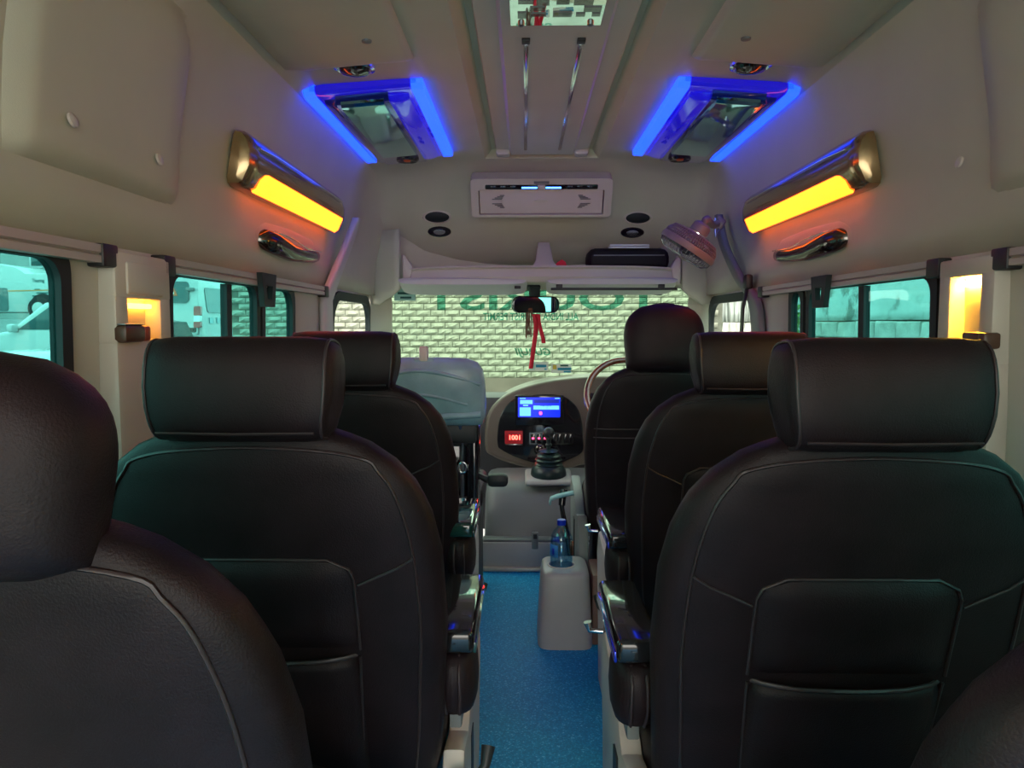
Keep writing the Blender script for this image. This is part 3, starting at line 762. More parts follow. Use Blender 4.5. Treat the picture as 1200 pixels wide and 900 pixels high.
# overhead duct boxes (rear part of the ceiling, ending with rounded front edges)
def duct(s, nm):
    rings = []
    xs_in = [.385, .40, .44, .52, .60, .66, .70]
    lower = [(.385, 0.0), (.388, -.022), (.40, -.03), (.50, -.032), (.60, -.036), (.68, -.04), (.72, -.03), (.745, 0)]
    for y, k in ((-1.5, 1), (1.9, 1), (2.0, 1), (2.06, .9), (2.10, .6), (2.12, .15)):
        top = [(s * x, y, roof_z(x) + .01) for x, _ in reversed(lower)]
        bot = [(s * x, y, roof_z(x) + dz * k) for x, dz in lower]
        rings.append(bot + top)
    o = loft(nm, rings, 'headliner', angle=50); struct(o)
    for yy in (1.9,): lathe('screw_cover', [(.013, 0), (.012, -.004), (.006, -.006)], 'grey_plastic', o, 16, (s * .47, yy, roof_z(.47) - .032))
    return o
duct(-1, 'trim_4'); duct(1, 'trim_5')
for s, nm in ((-1, 'left'), (1, 'right')):
    side_txt = 'passenger door' if s < 0 else 'clip-on fan'
    # small oval lamp at the end of each duct
    t = thing('courtesy_lamp', 'small dark oval lens in the ceiling above the %s' % ('blue vent on the mirror-bracket-free side' if s < 0 else 'blue vent'), 'lamp', (s * .56, 2.16, roof_z(.56)), None, 'oval ceiling lenses')
    t['label'] = 'small dark oval lens in the ceiling by the blue vent ' + ('on the fan side' if s > 0 else 'away from the fan')
    lathe('bezel', [(.06, .0), (.058, -.008), (.05, -.012), (.045, -.006)], 'chrome', t, 24)
    lathe('lens', [(.048, -.004), (.04, -.018), (.02, -.024), (.004, -.025)], 'gloss_black', t, 24)
# side blister panels near the camera
def blister(s, nm, y0, y1, z0, z1, rz, lift):
    ny, nz = 20, 22; rows = []
    for i in range(nz + 1):
        z = z0 + (z1 - z0) * i / nz; x = roof_x(z); row = []
        # normal of the wall profile
        dx = (roof_x(z + .01) - roof_x(z - .01)) / .02; nrm = Vector((-1, 0, dx)).normalized()
        for j in range(ny + 1):
            y = y0 + (y1 - y0) * j / ny
            e1 = min(y - y0, 1e9) / .05; e2 = (y1 - y) / .12; e3 = (z - z0) / .035; e4 = (z1 - z) / .10
            cy = max(0, 1 - max(e1, 0)) if y < y0 + .05 else max(0, 1 - e2) if y > y1 - .12 else 0
            cz = max(0, 1 - e3) if z < z0 + .035 else max(0, 1 - e4) if z > z1 - .10 else 0
            r_ = min(1, math.hypot(cy, cz)); f = math.sqrt(max(0, 1 - r_ * r_))
            p = Vector((x, y, z)) + nrm * (lift * f - .004)
            row.append((s * p.x, p.y, p.z))
        rows.append(row)
    o = strip(nm, rows, 'headliner', angle=60); struct(o)
    return o
o = blister(-1, 'trim_6', 1.10, 1.66, 1.455, 1.86, .04, .030)
def wall_point(px, py, s, off=0.0):
    z = 1.6
    for _ in range(20):
        p = at_x(px, py, s * (roof_x(z) - off)); z = min(max(p.z, 1.345), 1.9)
    return p
for px, py in ((84, 141), (186, 187)):
    p = wall_point(px, py, -1, .03); lathe('screw_cover', [(.012, 0), (.0115, .004), (.005, .006)], 'cream_light', o, 16, p, (0, R(75), 0))
o = blister(1, 'trim_7', 0.85, 1.52, 1.45, 1.86, .04, .022)
p = wall_point(1125, 190, 1, .022); lathe('screw_cover', [(.012, 0), (.0115, .004), (.005, .006)], 'cream_light', o, 16, p, (0, R(-75), 0))

# blue-lit vent panels
def vent(s, y0, y1, label):
    xi, xo = .385, .748
    zi, zo = roof_z(xi), roof_z(xo); yc = (y0 + y1) / 2
    t = thing('vent_panel', label, 'vent panel', (s * (xi + xo) / 2, yc, (zi + zo) / 2), None, 'blue-lit ceiling vent panels')
    xm = (xi + xo) / 2; L = (y1 - y0)
    def pt(x, y, dn):    # x distance from centre line, dn metres below the headliner
        return (s * (x - xm), y - yc, ((zi - .010) + (zo - zi + .006) * (x - xi) / (xo - xi) - dn if dn >= 0 else roof_z(x)) - (zi + zo) / 2)
    def slab(name, x0, x1, a0, a1, d0, d1, m, n=8, parent=None, crown=0.0, ang=50):
        rows_t = [[pt(x0 + (x1 - x0) * k / n, y, d0) for k in range(n + 1)] for y in (a0, a1)]
        rings = []
        for y, sc in ((a0, .2), (a0 + .012, .8), (a0 + .03, 1), (a1 - .03, 1), (a1 - .012, .8), (a1, .2)):
            lo = [pt(x0 + (x1 - x0) * k / n, y, d0 + (d1 - d0 + crown * math.sin(math.pi * k / n)) * sc) for k in range(n + 1)]
            hi = [pt(x0 + (x1 - x0) * k / n, y, d0 - .012 if d0 > 0 else -1) for k in range(n, -1, -1)]
            rings.append(lo + hi)
        return loft(name, rings, m, parent or t, angle=ang)
    slab('base_plate', xi + .02, xo - .02, y0, y1, 0, .012, 'backlit_blue')
    slab('light_strip', xi, xi + .036, y0, y1, 0, .016, 'blue_glow', 4)
    slab('light_strip', xo - .036, xo, y0, y1, 0, .016, 'blue_glow', 4)
    slab('side_cowl', xi + .05, xi + .13, y0 + .06, y1 - .05, .01, .022, 'backlit_blue', 6, None, .012)
    slab('side_cowl', xo - .12, xo - .05, y0 + .06, y1 - .05, .01, .022, 'blue_gloss', 6, None, .012)
    b = slab('centre_housing', xi + .11, xo - .09, y0 + .03, y1 - .02, .01, .035, 'blue_gloss', 8)
    slab('lens', xi + .125, xo - .105, y0 + .04, y1 - .20, .034, .046, 'teal_lens', 8, None, 0, 15)
    k = lathe('nozzle', [(.05, 0), (.05, -.010), (.042, -.018), (.03, -.012), (.012, -.014)], 'dark_chrome', t, 24, pt((xi + xo) / 2, y1 - .10, .022))
    lathe('nozzle_cap', [(.016, -.012), (.014, -.018), (.005, -.02)], 'orange_bit', k, 16)
    return t
vent(-1, 2.29, 3.24, 'blue-lit ceiling vent panel with glossy lens on the side without the fan')
vent(1, 2.29, 3.24, 'blue-lit ceiling vent panel with glossy lens on the side with the clip-on fan')

# amber wall lamps
def amber_lamp(s, y0, y1, label):
    zc = 1.625; x = roof_x(zc); ang = math.atan2(roof_x(1.575) - roof_x(1.675), .10)
    t = thing('amber_lamp', label, 'lamp', (s * (x - .016), (y0 + y1) / 2, zc), (0, s * -ang, 0), 'amber wall lamps')
    L = y1 - y0
    rings = []
    # cross-section in (inward, up): inward positive toward the aisle
    sec = [(-.013, -.072), (.018, -.068), (.032, -.058), (.05, -.012), (.046, .03), (.030, .062), (.010, .076), (-.008, .078)]
    for q, k in ((-.5, .35), (-.492, .75), (-.475, .95), (-.45, 1.0), (.45, .92), (.48, .86), (.495, .65), (.5, .3)):
        rings.append([(-s * a * (k if a > 0 else 1), q * L, b * (.55 + .45 * k)) for a, b in sec])
    loft('housing', rings, 'bronze_gloss', t, angle=35)
    # diffuser on the lower facet
    rings = []
    for q, k in ((-.415, .55), (-.40, .9), (-.38, 1), (.43, 1), (.435, .9)):
        rings.append([(-s * (a), q * L, b) for a, b in ((.024, -.071), (.0365, -.060 - 0 * k), (.0375 + .0125 * k, -.060 + .045 * k), (.0375 + .012 * k - .012, -.060 + .047 * k), (.02, -.066))])
    loft('diffuser', rings, 'amber_glow', t, angle=35)
    tube('bright_edge', [(-s * .044, -.44 * L, .042), (-s * .040, -.3 * L, .050), (-s * .037, .45 * L, .050)], .002, 'chrome', t, 6)
    return t
amber_lamp(-1, 1.92, 2.93, 'amber wall lamp strip in bronze housing above the minivan window')
amber_lamp(1, 1.95, 2.98, 'amber wall lamp strip in bronze housing beside the clip-on fan')
amber_lamp(-1, -.6, .4, 'added unseen amber lamp strip over the rear seats on the coach side'); amber_lamp(1, -.6, .4, 'added unseen amber lamp strip over the rear seats on the stone-wall side')  # unseen rear lamps, added to brighten the cabin

# scoop handles on the cove
def scoop(s, label):
    y0, y1, zc = 2.16, 2.76, 1.437
    t = thing('grab_scoop', label, 'handle', (s * roof_x(zc), (y0 + y1) / 2, zc), None, 'dark scoop handles')
    rings = []; L = y1 - y0
    for q, h_, d_, dz in ((-.5, .012, .010, .012), (-.47, .030, .045, .010), (-.35, .034, .055, .006), (-.1, .030, .05, -.004), (.15, .024, .042, -.002), (.35, .024, .04, .006), (.46, .020, .03, .012), (.5, .008, .010, .014)):
        rings.append([(-s * (d_ * (.5 + .5 * math.cos(2 * math.pi * k / 20)) - .008), q * L, dz + h_ * math.sin(2 * math.pi * k / 20)) for k in range(20)])
    loft('shell', rings, 'dark_chrome', t, angle=60)
    tube('bright_edge', smooth_path([(-s * .040, -.46 * L, .034), (-s * .050, -.2 * L, .028), (-s * .040, .1 * L, .018), (-s * .032, .42 * L, .026)], 5), .0025, 'chrome', t, 6)
    rings = []
    for q, k in ((-.62, .1), (-.55, .6), (-.4, .9), (0, 1), (.4, .9), (.52, .6), (.58, .1)):
        rings.append([(-s * (.018 * k * (.5 + .5 * math.cos(2 * math.pi * j / 16)) - .010), q * L, .03 + .05 * k * math.sin(2 * math.pi * j / 16)) for j in range(16)])
    loft('moulded_mount', rings, 'headliner', t, angle=60)
scoop(-1, 'dark glossy scoop handle under the amber lamp above the minivan window')
scoop(1, 'dark glossy scoop handle under the amber lamp beside the fan')

# grey belt-pillar trims
for s, nm, pts in ((-1, 'trim_8', [(418, 256, .78), (408, 285, .80), (392, 325, .825), (382, 352, .84)]), (1, 'trim_9', [(842, 252, .785), (848, 285, .80), (866, 325, .825), (884, 352, .835), (889, 392, .842)])):
    P = smooth_path([at_x(a, b, s * c) for a, b, c in pts], 6); 
    if s < 0: P += [P[-1] + Vector((0.0, .0, -.12)), P[-1] + Vector((0, 0, -.4))]
    else: P += [P[-1] + Vector((0, 0, -.35))]
    rings = []
    n = len(P)
    for i, p in enumerate(P):
        w_ = .028 + .035 * min(1, i / (n * .75)); t_ = .016
        rings.append([(p.x + s * t_ * (sgnpow(math.cos(2 * math.pi * k / 16), .6)), p.y + w_ * sgnpow(math.sin(2 * math.pi * k / 16), .6), p.z) for k in range(16)])
    struct(loft(nm, rings, 'grey_plastic' if s > 0 else 'panel_grey', angle=50))
belt = thing('seat_belt', 'dark seat belt hanging on the pillar beside the driver window', 'seat belt', (.80, 3.02, .9))
strip('webbing', [[(x_ + dx, y_, z_) for dx, y_ in ((0, yy_ - .022), (0, yy_ + .022))] for x_, yy_, z_ in ((.012, .05, -.1), (.010, .03, .2), (.005, .0, .36), (.02, -.01, .46))], 'black_plastic', belt, thick=.003)
rb('anchor', (.02, -.01, .47), (.03, .05, .06), .01, 'black_plastic', belt)

# curtain rails
def rail(s, y0, y1, label, bracket=None):
    t = thing('curtain_rail', label, 'curtain rail', (s * .836, (y0 + y1) / 2, 1.325), None, 'aluminium curtain rails')
    L = y1 - y0
    sec = [(-.012, -.016), (.012, -.016), (.012, -.004), (.007, -.001), (.012, .002), (.012, .016), (-.012, .016)]
    loft('track', [[(-s * a, q * L, b) for a, b in sec] for q in (-.5, .5)], 'aluminium', t, angle=20)
    for q in (-.5, .5): rb('end_cap', (0, q * L, -.002), (.032, .05, .042), .004, 'black_plastic', t)
    if bracket is not None:
        b = bracket - (y0 + y1) / 2
        fn = lambda a_, b_, d: (-s * d, b + a_, b_)
        ring_frame('hook', [(-.06, .02), (.06, .02), (.042, -.075), (-.042, -.075)], [(-.026, -.015), (.026, -.015), (.018, -.052), (-.018, -.052)], fn, .012, .028, 'rubber', t)
    return t
rail(-1, -1.3, 1.335, 'aluminium curtain rail over the window facing the coach'); rail(-1, 1.56, 2.80, 'aluminium curtain rail over the minivan window', 2.13)
rail(1, -1.3, 1.43, 'aluminium curtain rail over the rear window near the niche'); rail(1, 1.66, 2.86, 'aluminium curtain rail over the window facing the stone wall', 2.26)

# lit pillar panels
def pillar(s, y0, y1, z0, z1, nm, lampz, bulb='amber_bulb'):
    """panel with a lit niche between z0 and z1"""
    o_ = rb(nm, (s * .846, (y0 + y1) / 2, .88), (.05, y1 - y0, z0 * 2 - 1.76 if False else (z0 - .45) * 1.0), .01, CREAM)
    o_.location.z = (z0 + .45) / 2; struct(o_)
    xm = s * .846; L = y1 - y0; loc0 = Vector(o_.location)
    rel = lambda x, y, z: Vector((x, y, z)) - loc0
    yc = (y0 + y1) / 2; hz = (z0 + z1) / 2
    rb('jamb', rel(xm, y0 + .022, hz), (.05, .044, z1 - z0 + .02), .006, CREAM, o_)
    rb('jamb', rel(xm, y1 - .022, hz), (.05, .044, z1 - z0 + .02), .006, CREAM, o_)
    rb('niche_back', rel(s * .864, yc, hz), (.012, L - .06, z1 - z0 + .02), 0, 'cream_light', o_)
    rb('head', rel(xm, yc, (z1 + 1.335) / 2), (.052, L, 1.335 - z1), .006, CREAM, o_)
    if 1.335 - z1 > .05:
        rb('cover_door', rel(s * .822, yc, (z1 + 1.325) / 2), (.014, L - .07, 1.31 - z1), .006, CREAM, o_)
    t = thing('pillar_lamp', lampz, 'lamp', (s * .842, yc, z1 - .012), None, 'pillar niche lamps')
    rb('bulb_bar', (s * .004, 0, 0), (.022, L - .10, .010), .003, bulb, t)
    rb('socket', (s * .004, -(L - .10) / 2 - .008, -.006), (.026, .016, .022), .004, 'cream_light', t)
    return o_
pillar(-1, 1.345, 1.555, 1.172, 1.248, 'trim_10', 'glowing lamp bar in the pillar niche above the red-ended lamp', 'amber_soft')
pillar(1, 1.44, 1.63, 1.13, 1.296, 'trim_11', 'bright amber lamp bar at the top of the tall pillar niche')
pillar(-1, -.395, -.205, 1.13, 1.296, 'trim_12', 'added unseen lamp bar in the rear pillar niche behind the domed seat')  # unseen lamp pair added behind the camera to warm the rear ceiling
pillar(1, -.395, -.205, 1.13, 1.296, 'trim_13', 'added unseen lamp bar in the rear pillar niche behind the half-hidden seat')  # second of the added rear pair
t = thing('reading_lamp', 'brown reading lamp with red end in the pillar niche by the minivan window', 'lamp', tuple(at_x(149, 391, -.822)), None, 'niche reading lamps')
rb('body', (.0, 0, 0), (.036, .070, .032), .006, 'lamp_brown', t); rb('red_end', (.002, .044, 0), (.034, .022, .030), .006, 'lamp_red', t); rb('top_plate', (0, 0, .0175), (.03, .066, .003), .001, 'steel', t)
t = thing('reading_lamp', 'brown box lamp at the foot of the brightest amber niche', 'lamp', tuple(at_x(1149, 399, .822)), None, 'niche reading lamps')
rb('body', (0, .008, 0), (.036, .055, .034), .006, 'lamp_brown', t); rb('front_cap', (-.002, -.03, 0), (.034, .024, .032), .006, 'lamp_brown', t)

# ------------------------------------------------------------------ front bulkhead: AC, speakers, fan, shelf
SLOPE = [(3.402, 1.0), (3.46, .985), (3.52, .93), (3.59, .82), (3.66, .69), (3.74, .54), (3.82, .40), (3.90, .32)]
def front_hit(px, py):
    best = None
    y = 3.40
    while y < 3.95:
        p = at_y(px, py, y); x = abs(p.x); z = 1.345 + ((1.945 if x < .255 else roof_z(x)) - 1.345) * interp(y, SLOPE)
        if p.z > z: return p
        y += .004
    return p
ac = thing('air_conditioner', 'cream ceiling air conditioner with black louvre and blue lights above the shelf', 'air conditioner', (0, 3.52, 1.86))
p_t = at_y(632, 207, 3.44); p_b = at_y(632, 252, 3.55)
u = (p_b - p_t).normalized(); acn = Vector((0, -1, 0)) - u * u.dot(Vector((0, -1, 0))); acn.normalize()
ac.location = (p_t + p_b) / 2; ac.location.x = .0; H_ = (p_b - p_t).length
angx = math.atan2(-u.y * -1, -u.z)  # lean of the face
ac.rotation_euler = (-math.atan2(u.y, -u.z) * -1, 0, 0)
hw = .325
ring_frame('frame', rrect(-hw, hw, -H_ / 2, H_ / 2, .02), rrect(-hw + .035, hw - .035, -H_ / 2 + .012, H_ / 2 - .055, .008), lambda a, b, d: (a, -d, b), -.05, .022, 'cream', ac)
g_ = prism('grille_panel', rrect(-hw + .040, hw - .040, -H_ / 2 + .015, H_ / 2 - .058, .006), lambda a, b, d: (a, -d, b), -.02, .012, 'cream_light', ac, .002)
for q in (-1, 1):
    for k in (-1, 1):
        for j in range(4):
            rb('louvre_slit', (q * (.205 - .008 * j), -.0128, -.02 + k * (.014 + .008 * j) * .8), (.046 - .008 * j, .003, .004), 0, 'grey_plastic', g_)
prism('logo_plate', [(.032 * math.cos(2 * math.pi * k / 20), -.018 + .008 * math.sin(2 * math.pi * k / 20)) for k in range(20)], lambda a, b, d: (a, -d, b), .010, .015, 'cream', g_)
rb('louvre', (0, -.013, H_ / 2 - .040), (.52, .026, .026), .008, 'gloss_black', ac)
for q in (-1, 1):
    rb('led_bar', (q * .055, -.024, H_ / 2 - .042), (.07, .006, .007), .001, 'blue_led', ac)
    for j in range(3): rb('louvre_fin', (q * (.13 + .045 * j), -.024, H_ / 2 - .036), (.024, .006, .006), .001, 'fan_wire', ac)
rb('centre_bridge', (0, -.016, H_ / 2 - .040), (.035, .024, .022), .003, 'cream_light', ac)
rb('blank_badge', (0, -.024, H_ / 2 - .018), (.07, .004, .012), .001, 'grey_plastic', ac)

def speaker(px, py, r, label, ring):
    p = front_hit(px, py); t = thing('ceiling_speaker', label, 'speaker', p, (R(90 + 58), 0, 0), 'bulkhead speakers')
    t.rotation_euler = (R(130), 0, 0); t.scale = (1.12, .58, 1)
    if ring:
        lathe('ring', [(r, -.01), (r, .006), (r * .92, .010), (r * .55, .006)], 'gloss_black', t, 28); lathe('cone', [(r * .56, .004), (r * .5, .008), (r * .2, .010)], 'fan_wire', t, 20)
    else:
        lathe('bezel', [(r * 1.2, -.01), (r * 1.2, .004), (r * 1.05, .008), (r, .0)], 'cream_light', t, 28); lathe('mesh_dome', [(r, .002), (r * .8, .010), (r * .4, .015), (r * .05, .016)], 'rubber', t, 24)
speaker(512, 254, .054, 'black domed speaker on the bulkhead side without the fan', False); speaker(515, 271, .052, 'black ring speaker under the domed one on the side without the fan', True)
speaker(748, 255, .054, 'black domed speaker on the bulkhead next to the fan', False); speaker(741, 272, .052, 'black ring speaker under the domed one next to the fan', True)

# shelf over the windscreen
sh_ = thing('header_shelf', 'cream storage shelf over the windscreen with a central support', 'shelf', (0, 3.55, 1.42))
pl, pr = at_y(470, 318, 3.55).x, at_y(800, 318, 3.55).x
zt, zl = at_y(640, 312, 3.55).z, at_y(640, 334, 3.55).z
def shp(y, z): return (y - 3.55, z - 1.42)
rings = []
for i in range(21):
    x = pl + (pr - pl) * i / 20; e = abs(2 * i / 20 - 1); dip = .012 * e ** 6; 
    bow = .05 * e ** 2.5
    rings.append([(x, a + bow, b - dip) for a, b in (shp(3.56, zt - .012), shp(3.545, zt - .004), shp(3.55, zt + .004), shp(3.57, zt + .002), shp(3.60, zt - .02), shp(3.95, zt - .01), shp(3.95, zt - .03), shp(3.60, zl + .02), shp(3.565, zl + .015), shp(3.55, zl + .04))])
loft('tray', rings, CREAM, sh_, angle=30)
pts = [(-.075, .0), (-.045, .012), (-.034, .035), (-.028, .08), (-.02, .13), (.035, .13), (.043, .08), (.05, .035), (.062, .012), (.09, .0)]
prism('centre_support', pts, lambda a, b, d: (a + .01, d + b * .9, b + zt - 1.42 - .004), -.0, .05, CREAM, sh_, .008)
for q in (-1, 1):
    xa = pl if q < 0 else pr
    prism('end_bracket', [(0, -.08), (.03 * -q, -.08), (.05 * -q, .0), (.012 * -q, .055), (0, .06)], lambda a, b, d: (xa + a, d + .04, b + zt - 1.42), 0, .05, CREAM, sh_, .006)
def visor(x0, x1, label, rodded):
    t = thing('sun_visor', label, 'sun visor', ((x0 + x1) / 2, 3.60, zl - .006), None, 'sun visors')
    w_ = (x1 - x0) / 2
    rings = []
    for y, s_, zz in ((-.045, .96, .022), (-.035, 1.0, .030), (.0, 1.0, .018), (.05, .99, -.004), (.10, .97, -.018), (.11, .94, -.022)):
        rings.append([(w_ * s_ * sgnpow(math.cos(2 * math.pi * k / 28), .35), y, zz + .013 * sgnpow(math.sin(2 * math.pi * k / 28), .8)) for k in range(28)])
    loft('pad', rings, 'panel_grey', t, angle=50)
    if rodded:
        rb('rod', (.01, -.03, -.012), (2 * w_ * .96, .012, .012), .003, 'black_plastic', t)
        for q in (-.8, .75): rb('clip', (q * w_, -.03, -.002), (.03, .02, .025), .003, 'black_plastic', t)
    else:
        rb('clip', (.85 * w_, -.03, -.004), (.03, .02, .014), .003, 'black_plastic', t)
    return t
visor(at_y(466, 330, 3.56).x, at_y(618, 330, 3.56).x, 'grey padded sun visor on the passenger side of the mirror', False)
visor(at_y(640, 330, 3.56).x, at_y(795, 330, 3.56).x, 'grey padded sun visor with black rod on the driver side', True)
bagp = at_y(735, 303, 3.68)
t = thing('document_bag', 'flat black bag lying in the windscreen shelf', 'bag', (bagp.x, 3.70, zt - .015))
rb('body', (0, 0, .055), (.40, .16, .108), .04, 'bag_black', t, None, 3); rb('flap', (0, -.075, .05), (.36, .02, .05), .008, 'bag_black', t); rb('zip', (0, -.085, .072), (.34, .006, .006), .001, 'grey_plastic', t)
p = at_y(737, 289, 3.64)
t = thing('rolled_paper', 'white folded paper lying on the black bag', 'paper', (p.x, 3.66, zt - .015 + .114))
rb('sheet', (0, 0, 0), (.19, .09, .008), .002, 'paper', t, (R(6), 0, 0)); rb('fold', (0, -.04, .006), (.19, .02, .008), .003, 'paper', t)
p = at_y(657, 307, 3.60)
t = thing('red_packet', 'small red packet wedged beside the shelf support', 'packet', (p.x, 3.61, zt + .003))
prism('wrapper', [(-.03, 0), (.03, 0), (.022, .022), (.004, .032), (-.02, .016)], lambda a, b, d: (a, d, b), -.03, .03, 'red_cloth', t, .004)
prism('seal', [(-.03, 0), (-.045, .004), (-.04, .01), (-.028, .008)], lambda a, b, d: (a, d, b), -.02, .02, 'red_cloth', t)

# clip-on fan
fc = at_y(806, 290, 3.12)
fan = thing('clip_fan', 'small wire-guarded fan clamped to the grey pillar trim', 'fan', fc)
nrm = Vector((-.52, .14, -.80)).normalized(); fan.rotation_euler = nrm.to_track_quat('Z', 'Y').to_euler()
rr_ = .122
lathe('rim', [(rr_, -.014), (rr_ * 1.03, 0), (rr_, .014), (rr_ * .965, .012), (rr_ * .965, -.012)], 'fan_grey', fan, 40)
parts = []
for k in range(44):
    a = 2 * math.pi * k / 44; ca, sa = math.cos(a), math.sin(a)
    parts.append(tube_data([(rr_ * q * ca, rr_ * q * sa, zz) for q, zz in ((.98, .005), (.93, .028), (.75, .042), (.25, .046))], .0011, 4))
multi('front_guard', parts, 'fan_wire', fan)
parts = []
for k in range(60):
    a = 2 * math.pi * k / 60; ca, sa = math.cos(a), math.sin(a)
    parts.append(tube_data([(rr_ * q * ca, rr_ * q * sa, zz) for q, zz in ((.98, -.005), (.95, -.03), (.80, -.055), (.4, -.064))], .0018, 4))
for q, zz in ((.95, -.03), (.88, -.044), (.80, -.055), (.6, -.06)):
    parts.append(tube_data([(rr_ * q * math.cos(2 * math.pi * k / 40), rr_ * q * math.sin(2 * math.pi * k / 40), zz) for k in range(41)], .002, 4))
multi('rear_guard', parts, 'fan_grey', fan)
lathe('front_badge', [(.03, .044), (.03, .050), (.01, .053)], 'fan_grey', fan, 24)
lathe('rear_plate', [(.055, -.06), (.055, -.068), (.04, -.072)], 'chrome', fan, 24)
lathe('motor', [(.036, -.066), (.040, -.078), (.038, -.105), (.026, -.115)], 'fan_grey', fan, 24)
lathe('hub', [(.026, -.02), (.026, .024), (.012, .030)], 'fan_blade', fan, 20)
for k in range(4):
    a = math.pi / 2 * k; rows = []
    for q in range(6):
        rad = .02 + .085 * q / 5; w_ = .02 + .035 * q / 5
        rows.append([(rad * math.cos(a + w2), rad * math.sin(a + w2), .018 * w2 / .5) for w2 in (-w_ / rad * .6, 0, w_ / rad * .6)])
    strip('blade', rows, 'fan_blade', fan, angle=60, thick=.002)
top = at_y(842, 262, 3.22) ; inv = (Matrix.Translation(fc) @ fan.rotation_euler.to_matrix().to_4x4()).inverted()
tl = inv @ top
tube('bracket', smooth_path([(0, 0, -.112), (.01, .0, -.135), tl * .6 + Vector((0, 0, -.04)), tl], 4), [.016] * 12 + [.014], 'fan_grey', fan, 10)
for q in (-1, 1):
    tube('clamp_wire', [inv @ (top + Vector((-.05 + .03 * q, -.02, .02 * q))), inv @ (top + Vector((-.02, -.03, -.03 - .03 * q))), inv @ (top + Vector((.0, -.01, -.02)))], .004, 'chrome', fan, 6)
rb('clamp', inv @ (top + Vector((.004, 0, 0))), (.035, .04, .05), .008, 'fan_grey', fan)

# interior mirror and hanging ribbons
mp = at_y(628, 357, 3.78)
rm = thing('rear_view_mirror', 'wide black-framed rear-view mirror on the windscreen bracket', 'mirror', mp, (R(3), 0, R(14)))
W2 = .124
prism('housing', rrect(-W2, W2, -.043, .043, .038), lambda a, b, d: (a, d, b), -.008, .03, 'gloss_black', rm, .006)
prism('mirror_glass', rrect(-W2 + .008, W2 - .008, -.036, .036, .032), lambda a, b, d: (a, d, b), -.011, -.007, 'mirror', rm)
rb('stalk', (0, .03, .055), (.055, .04, .07), .01, 'rubber', rm); rb('stalk_foot', (0, .05, .085), (.062, .06, .03), .008, 'rubber', rm)
def ribbon(pts, w_, m, parent):
    P = smooth_path(pts, 5)
    return strip('strip', [[p + Vector((-w_ / 2, .004 * math.sin(i), 0)), p + Vector((0, -.002, 0)), p + Vector((w_ / 2, .004 * math.cos(i), 0))] for i, p in enumerate(P)], m, parent, angle=80, thick=.0015)
rp = at_y(626, 368, 3.76)
t = thing('red_ribbon', 'long red ribbon hanging from the rear-view mirror', 'ribbon', rp)
ribbon([Vector((0, 0, .0)), at_y(628, 385, 3.76) - rp, at_y(625, 410, 3.76) - rp, at_y(622, 432, 3.76) - rp], .022, 'red_cloth', t)
ribbon([Vector((.02, 0, .0)), at_y(632, 380, 3.76) - rp, at_y(636, 395, 3.76) - rp, at_y(637, 402, 3.76) - rp], .020, 'red_cloth', t)
tp = at_y(620, 369, 3.765)
t = thing('brown_tassel', 'brown thread tassel hanging behind the red ribbon', 'tassel', tp)
r4 = random.Random(9); parts = []
for k in range(26):
    x = r4.uniform(-.016, .018); parts.append(tube_data([(x, r4.uniform(-.004, .004), .03), (x + r4.uniform(-.004, .004), 0, -.05), (x + r4.uniform(-.006, .006), 0, -.10 - r4.random() * .02)], .0012, 4))
multi('threads', parts, 'tassel', t); rb('knot', (0, 0, .028), (.036, .01, .016), .004, 'tassel', t)

# windscreen lettering and stickers
def ws_text(name, s_, px0, px1, py0, py1, m, label, shear=0.0):
    V_, F_ = text_mesh(s_, shear)
    vs = [ws_hit(px1 - (px1 - px0) * a, py1 - (py1 - py0) * b, .004) for a, b in V_]
    o_ = mk(name, vs, F_, m); return tag(o_, label, 'lettering')
ws_text('windscreen_lettering', 'TOURIST', 496, 775, 335, 364, 'teal_print', 'large mirrored teal TOURIST lettering along the windscreen top')
ws_text('windscreen_lettering', 'ALL INDIA TOURIST PERMIT', 566, 678, 366.5, 375.5, 'teal_print', 'small mirrored ALL INDIA TOURIST PERMIT lettering across the windscreen middle')
ws_text('windscreen_lettering', 'GURUJI', 603, 645, 408, 419, 'teal_print', 'mirrored slanted GURUJI lettering low on the windscreen', .3)
def sticker(px0, py0, px1, py1, label, m, marks):
    c = ws_hit((px0 + px1) / 2, (py0 + py1) / 2, .006)
    t = thing('windscreen_sticker', label, 'sticker', c)
    q = lambda a, b, off: ws_hit(px0 + (px1 - px0) * a, py0 + (py1 - py0) * b, off) - c
    def patch(name, a0, b0, a1, b1, off, mm): return mk(name, [q(a0, b0, off), q(a1, b0, off), q(a1, b1, off), q(a0, b1, off), q(a0, b0, off + .001), q(a1, b0, off + .001), q(a1, b1, off + .001), q(a0, b1, off + .001)], [(0, 1, 2, 3), (4, 5, 6, 7), (0, 1, 5, 4), (1, 2, 6, 5), (2, 3, 7, 6), (3, 0, 4, 7)], mm, t)
    patch('sheet', 0, 0, 1, 1, .004, m)
    for a0, b0, a1, b1, mm in marks: patch('printed_mark', a0, b0, a1, b1, .006, mm)
sticker(462, 338, 487, 352.5, 'pale teal sticker with dark print in the windscreen top corner', 'paper_teal', [(.16, .30, .92, .48, 'print_dark'), (.28, .66, .80, .82, 'print_dark')])
sticker(620, 424, 642.5, 434.5, 'white sticker with blue print behind the red ribbon end', 'paper', [(.35, .32, .9, .62, 'print_blue'), (.02, .05, .3, .9, 'paper_teal'), (.8, .75, .92, .9, 'print_blue')])
sticker(646, 426.5, 669.5, 437, 'white sticker with yellow emblem and blue bands on the windscreen', 'paper', [(.08, .12, .26, .6, 'print_gold'), (.13, .25, .21, .45, 'print_dark'), (.45, .1, .85, .28, 'print_dark'), (.32, .42, 1, .7, 'print_blue'), (.62, .78, .98, .95, 'print_blue')])
